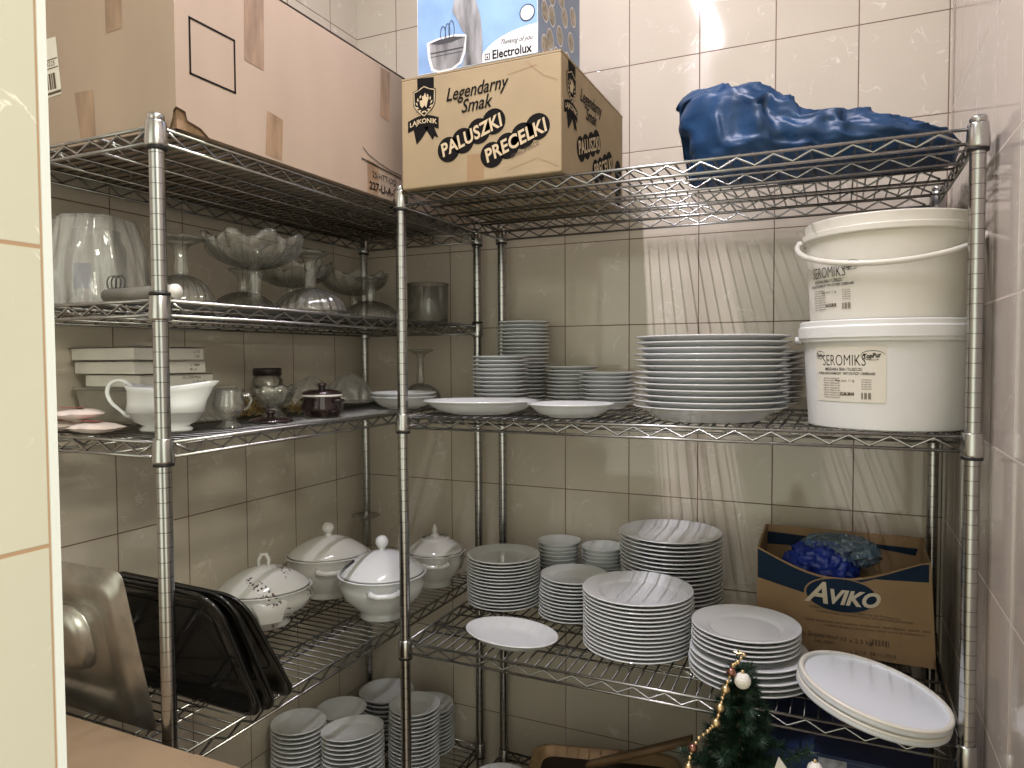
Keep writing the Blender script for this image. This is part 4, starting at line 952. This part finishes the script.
# ------------------------------------------------------------------ blue bags
def blue_bag():
    n, k = 150, 60; rings = []
    x0, x1 = 1.205, 1.735
    def top(u):       # height along the length
        pts = [(0, .205), (.03, .212), (.10, .210), (.20, .210), (.32, .192), (.40, .160), (.46, .128), (.55, .128), (.65, .112), (.75, .092), (.85, .072), (.93, .055), (1, .030)]
        for (a, b), (c, d) in zip(pts, pts[1:]):
            if u <= c: s = (u-a)/(c-a); s = s*s*(3-2*s); return b+(d-b)*s
        return pts[-1][1]
    for j in range(k+1):
        u = j/k; H = top(u); hw = .135*(max(0, 1-(2*u-1)**6))**.5*(1 if u > .4 else .78+.22*u/.4)+.003; ring = []
        ov = -.030*max(0, 1-u/.12)     # flap hanging over at the left
        for i in range(n):
            a = 2*PI*i/n; ca, sa = cos(a), sin(a)
            yy = hw*(abs(ca)**.8)*(1 if ca > 0 else -1); zz = H*(.5+.5*(abs(sa)**.7)*(1 if sa > 0 else -1))
            p = Vector((u*5, ca*1.5, sa*1.7)); w = noise.ridged_multi_fractal(p, 1, 2.1, 4, 1.0, 2.0)-1.1
            w2 = noise.noise(Vector((u*16, ca*2.2, sa*2.6+u*6)))
            zl = 1 if zz > .02 else zz/.02
            ring.append(Vector((x0+(x1-x0)*u + ov*(zz/max(H, .01))**1.5 + .016*w*zl, -.345+yy*(1+.13*w)+.010*w2, .002+zz*(1+(.085*w+.06*w2)*zl))))
        rings.append(ring)
    o = part('plastic_bag', MB().loft(rings), m_bag, None, loc=(0, 0, T)); tag(o, 'large crumpled dark blue plastic bag lying on the top shelf', 'bag')
blue_bag()
def small_bag():
    root = None
    for nm, m, sx_, sy_, sz_, off, rag in (('plastic_bag', m_bag2, .082, .060, .066, (1.485, -.190, S4+.170), 0), ('thin_film', m_bag3, .090, .055, .040, (.040, .022, .044), 1)):
        rings = []; n, k = 110, 50
        for j in range(k+1):
            th = PI*j/k; ring = []
            for i in range(n):
                a = 2*PI*i/n; d = Vector((sin(th)*cos(a), sin(th)*sin(a), cos(th)))
                w = noise.ridged_multi_fractal(d*2.6+Vector((rag*4, 0, 0)), 1, 2.2, 6, 1, 2)-1.1
                s = 1+.24*w
                ring.append(Vector((d.x*sx_*s, d.y*sy_*s, d.z*sz_*s)))
            rings.append(ring)
        o = part(nm, MB().loft(rings, False, False), m, root, loc=off)
        if root is None: root = tag(o, 'crumpled bright blue plastic bag inside the open carton', 'bag')
        else: o['label'] = 'pale see-through film'
small_bag()

# ------------------------------------------------------------------ wooden things low at the back
t = thing('wooden_tray', 'pale wooden tray with rounded corners on the bottom shelf', 'tray', (.985, -.330, SB+.125), R(14))
W, H = .40, .30
mb = MB().loft([rrect(W-.03, H-.03, .04, 0, 8), rrect(W, H, .05, .006, 8), rrect(W, H, .05, .032, 8), rrect(W-.03, H-.03, .04, .034, 8), rrect(W-.05, H-.05, .035, .010, 8)])
part('board', mb, m_wood, t); part('dark_base', MB().loft([rrect(W-.056, H-.056, .033, .0105, 8), rrect(W-.056, H-.056, .033, .012, 8)]), m_black, t)
t = thing('storage_crate', 'dark wooden crate carrying the pale wooden tray on the bottom shelf', 'crate', (.985, -.330, SB), R(14))
part('body', MB().box(-.17, .17, -.12, .12, 0, .1235), m_darkwood, t, bevel=.003)
t = thing('wooden_paddle', 'long brown wooden stick slanting across behind the pale tray', 'stick', (0, 0, 0))
part('handle', MB().loft([[Vector((x, y+a, z+b)) for a, b in ((-.012, -.008), (.012, -.008), (.012, .008), (-.012, .008))] for x, y, z in ((.93, -.30, .335), (1.212, -.35, .490))]), m_darkwood, t)

# ------------------------------------------------------------------ little Christmas tree
def xmas():
    bx, by, ztip = 1.384, -.860, .925
    t = thing('christmas_tree', 'small dark green artificial Christmas tree standing before the right shelves', 'tree', (bx, by, 0))
    part('trunk', MB().tube([(0, 0, .06), (0, 0, .5), (-.006, 0, ztip-.03)], [.012, .008, .003], 10), m_darkwood, t)
    part('stand', MB().lathe([(1e-6, 0), (.085, 0), (.09, .01), (.07, .10), (.062, .10), (.05, .085), (1e-6, .085)], 32), m_brownpot, t)
    rd = random.Random(11)
    def needles(mb, a, b, n, L):
        ax = (b-a).normalized(); s = ax.cross(Vector((0, 0, 1)));
        s = s.normalized() if s.length > .01 else Vector((1, 0, 0)); w = ax.cross(s)
        for i in range(n):
            u = rd.random(); p = a+(b-a)*u; an = rd.uniform(0, 2*PI); d = (s*cos(an)+w*sin(an)+ax*rd.uniform(.3, 1.0)).normalized()*L*rd.uniform(.7, 1.1)
            q = d.cross(ax).normalized()*.0010
            mb.add([p-q, p+q, p+d], [(0, 1, 2)], False)
    levels = 26
    for li in range(levels):
        u = li/(levels-1); z = ztip-.035-.62*u; Rr = .018+.235*u; nb = 6+int(9*u)
        mb = MB()
        for k in range(nb):
            a = 2*PI*k/nb+li*1.1+rd.uniform(-.2, .2); r_ = Rr*rd.uniform(.85, 1.08)
            A = Vector((0, 0, z+.01)); mid = Vector((cos(a)*r_*.55, sin(a)*r_*.55, z+.004)); Bq = Vector((cos(a)*r_, sin(a)*r_, z+rd.uniform(.0, .030)*(.4+u)))
            mb.tube([A, mid, Bq], .0011, 5); m_ = int(r_*1700)+30
            needles(mb, A, mid, m_, .019); needles(mb, mid, Bq, m_, .019)
        part('branch_tier', mb, m_needle, t)
    mb = MB()
    for A, Bq in (((0, 0, .72), (.106, -.078, .826)), ((0, 0, .72), (.064, -.078, .792)), ((0, 0, .70), (-.085, -.055, .775))):
        A = Vector(A); Bq = Vector(Bq); mb.tube([A, Bq], .0013, 5); needles(mb, A.lerp(Bq, .35), Bq, 260, .020)
    part('branch', mb, m_needle, t)
    mb = MB(); needles(mb, Vector((0, 0, ztip-.08)), Vector((-.006, 0, ztip-.01)), 160, .015); part('tip', mb, m_needle, t)
    # star-like topper
    o = MB()
    for k in range(5):
        a = R(90+72*k); o.add([(0, -.003, 0), (.0035*cos(a-.6), 0, .0035*sin(a-.6)), (.008*cos(a), 0, .008*sin(a)), (.0035*cos(a+.6), 0, .0035*sin(a+.6)), (0, .003, 0)], [(0, 1, 2, 3), (4, 3, 2, 1)], False)
    o = part('tree_topper', o, m_goldb, None, loc=(bx-.004, by-.012, ztip+.004)); tag(o, 'tiny metallic star at the tip of the Christmas tree', 'ornament')
    # garland
    g = thing('bead_garland', 'gold bead garland hanging down the left side of the tree', 'garland', (bx, by, 0)); 
    path = [(0.005, -0.014, 0.929), (-0.004, -0.018, 0.917), (-0.011, -0.021, 0.912), (-0.013, -0.025, 0.902), (-0.018, -0.029, 0.887), (-0.021, -0.033, 0.875), (-0.025, -0.036, 0.862), (-0.028, -0.04, 0.847), (-0.03, -0.044, 0.836), (-0.033, -0.048, 0.825), (-0.038, -0.051, 0.82), (-0.045, -0.055, 0.812), (-0.058, -0.059, 0.8), (-0.067, -0.063, 0.784), (-0.071, -0.066, 0.769), (-0.072, -0.07, 0.755)]
    mb = MB(); mb.tube(path, .0006, 5); part('string', mb, m_goldb, g)
    big = [3, 5, 7, 9, 13, 15]
    for i, p in enumerate(path):
        r_ = .0076 if i in big else .0036
        part('bead', MB().sphere(p, r_, 14), m_roseb if i in (3, 13) else m_goldb, g)
    for i in range(len(path)-1):
        a, b = Vector(path[i]), Vector(path[i+1]); part('bead', MB().sphere((a+b)/2, .0030, 10), m_goldb, g)
    b = thing('christmas_ball', 'white glittered ball near the tip of the Christmas tree', 'ornament', (bx+.004, by-.022, .890))
    part('ball', MB().sphere((0, 0, 0), .0130, 24), m_glit, b); part('cap', MB().tube([(0, 0, .0125), (0, 0, .017)], .003, 10), m_goldb, b)
    # white poinsettia
    f = thing('white_flower_ornament', 'white pointed flower ornament on the lower right of the tree', 'ornament', (bx+.070, by-.085, .776))
    for k in range(5):
        a = R(100+72*k); mb = MB(); c, s = cos(a), sin(a); L = .036
        pts = [(0, 0), (.010, .45), (.0, 1.0), (-.010, .45)]
        mb.add([(c*v*L - s*w, -.002+(.004 if i in (1, 3) else 0), s*v*L + c*w) for i, (w, v) in enumerate(pts)] + [(c*v*L - s*w, .001, s*v*L+c*w) for w, v in pts], [(0, 1, 2, 3), (7, 6, 5, 4), (0, 4, 5, 1), (1, 5, 6, 2), (2, 6, 7, 3), (3, 7, 4, 0)], False)
        part('petal', mb, m_glit, f)
    part('centre', MB().sphere((0, -.003, 0), .005, 10), m_goldb, f)
    f2 = thing('christmas_ball', 'small white ball at the lower right edge of the tree', 'ornament', (bx+.114, by-.085, .804))
    part('ball', MB().sphere((0, 0, 0), .011, 20), m_glit, f2); part('cap', MB().tube([(0, 0, .0105), (0, 0, .015)], .0026, 8), m_goldb, f2)
xmas()
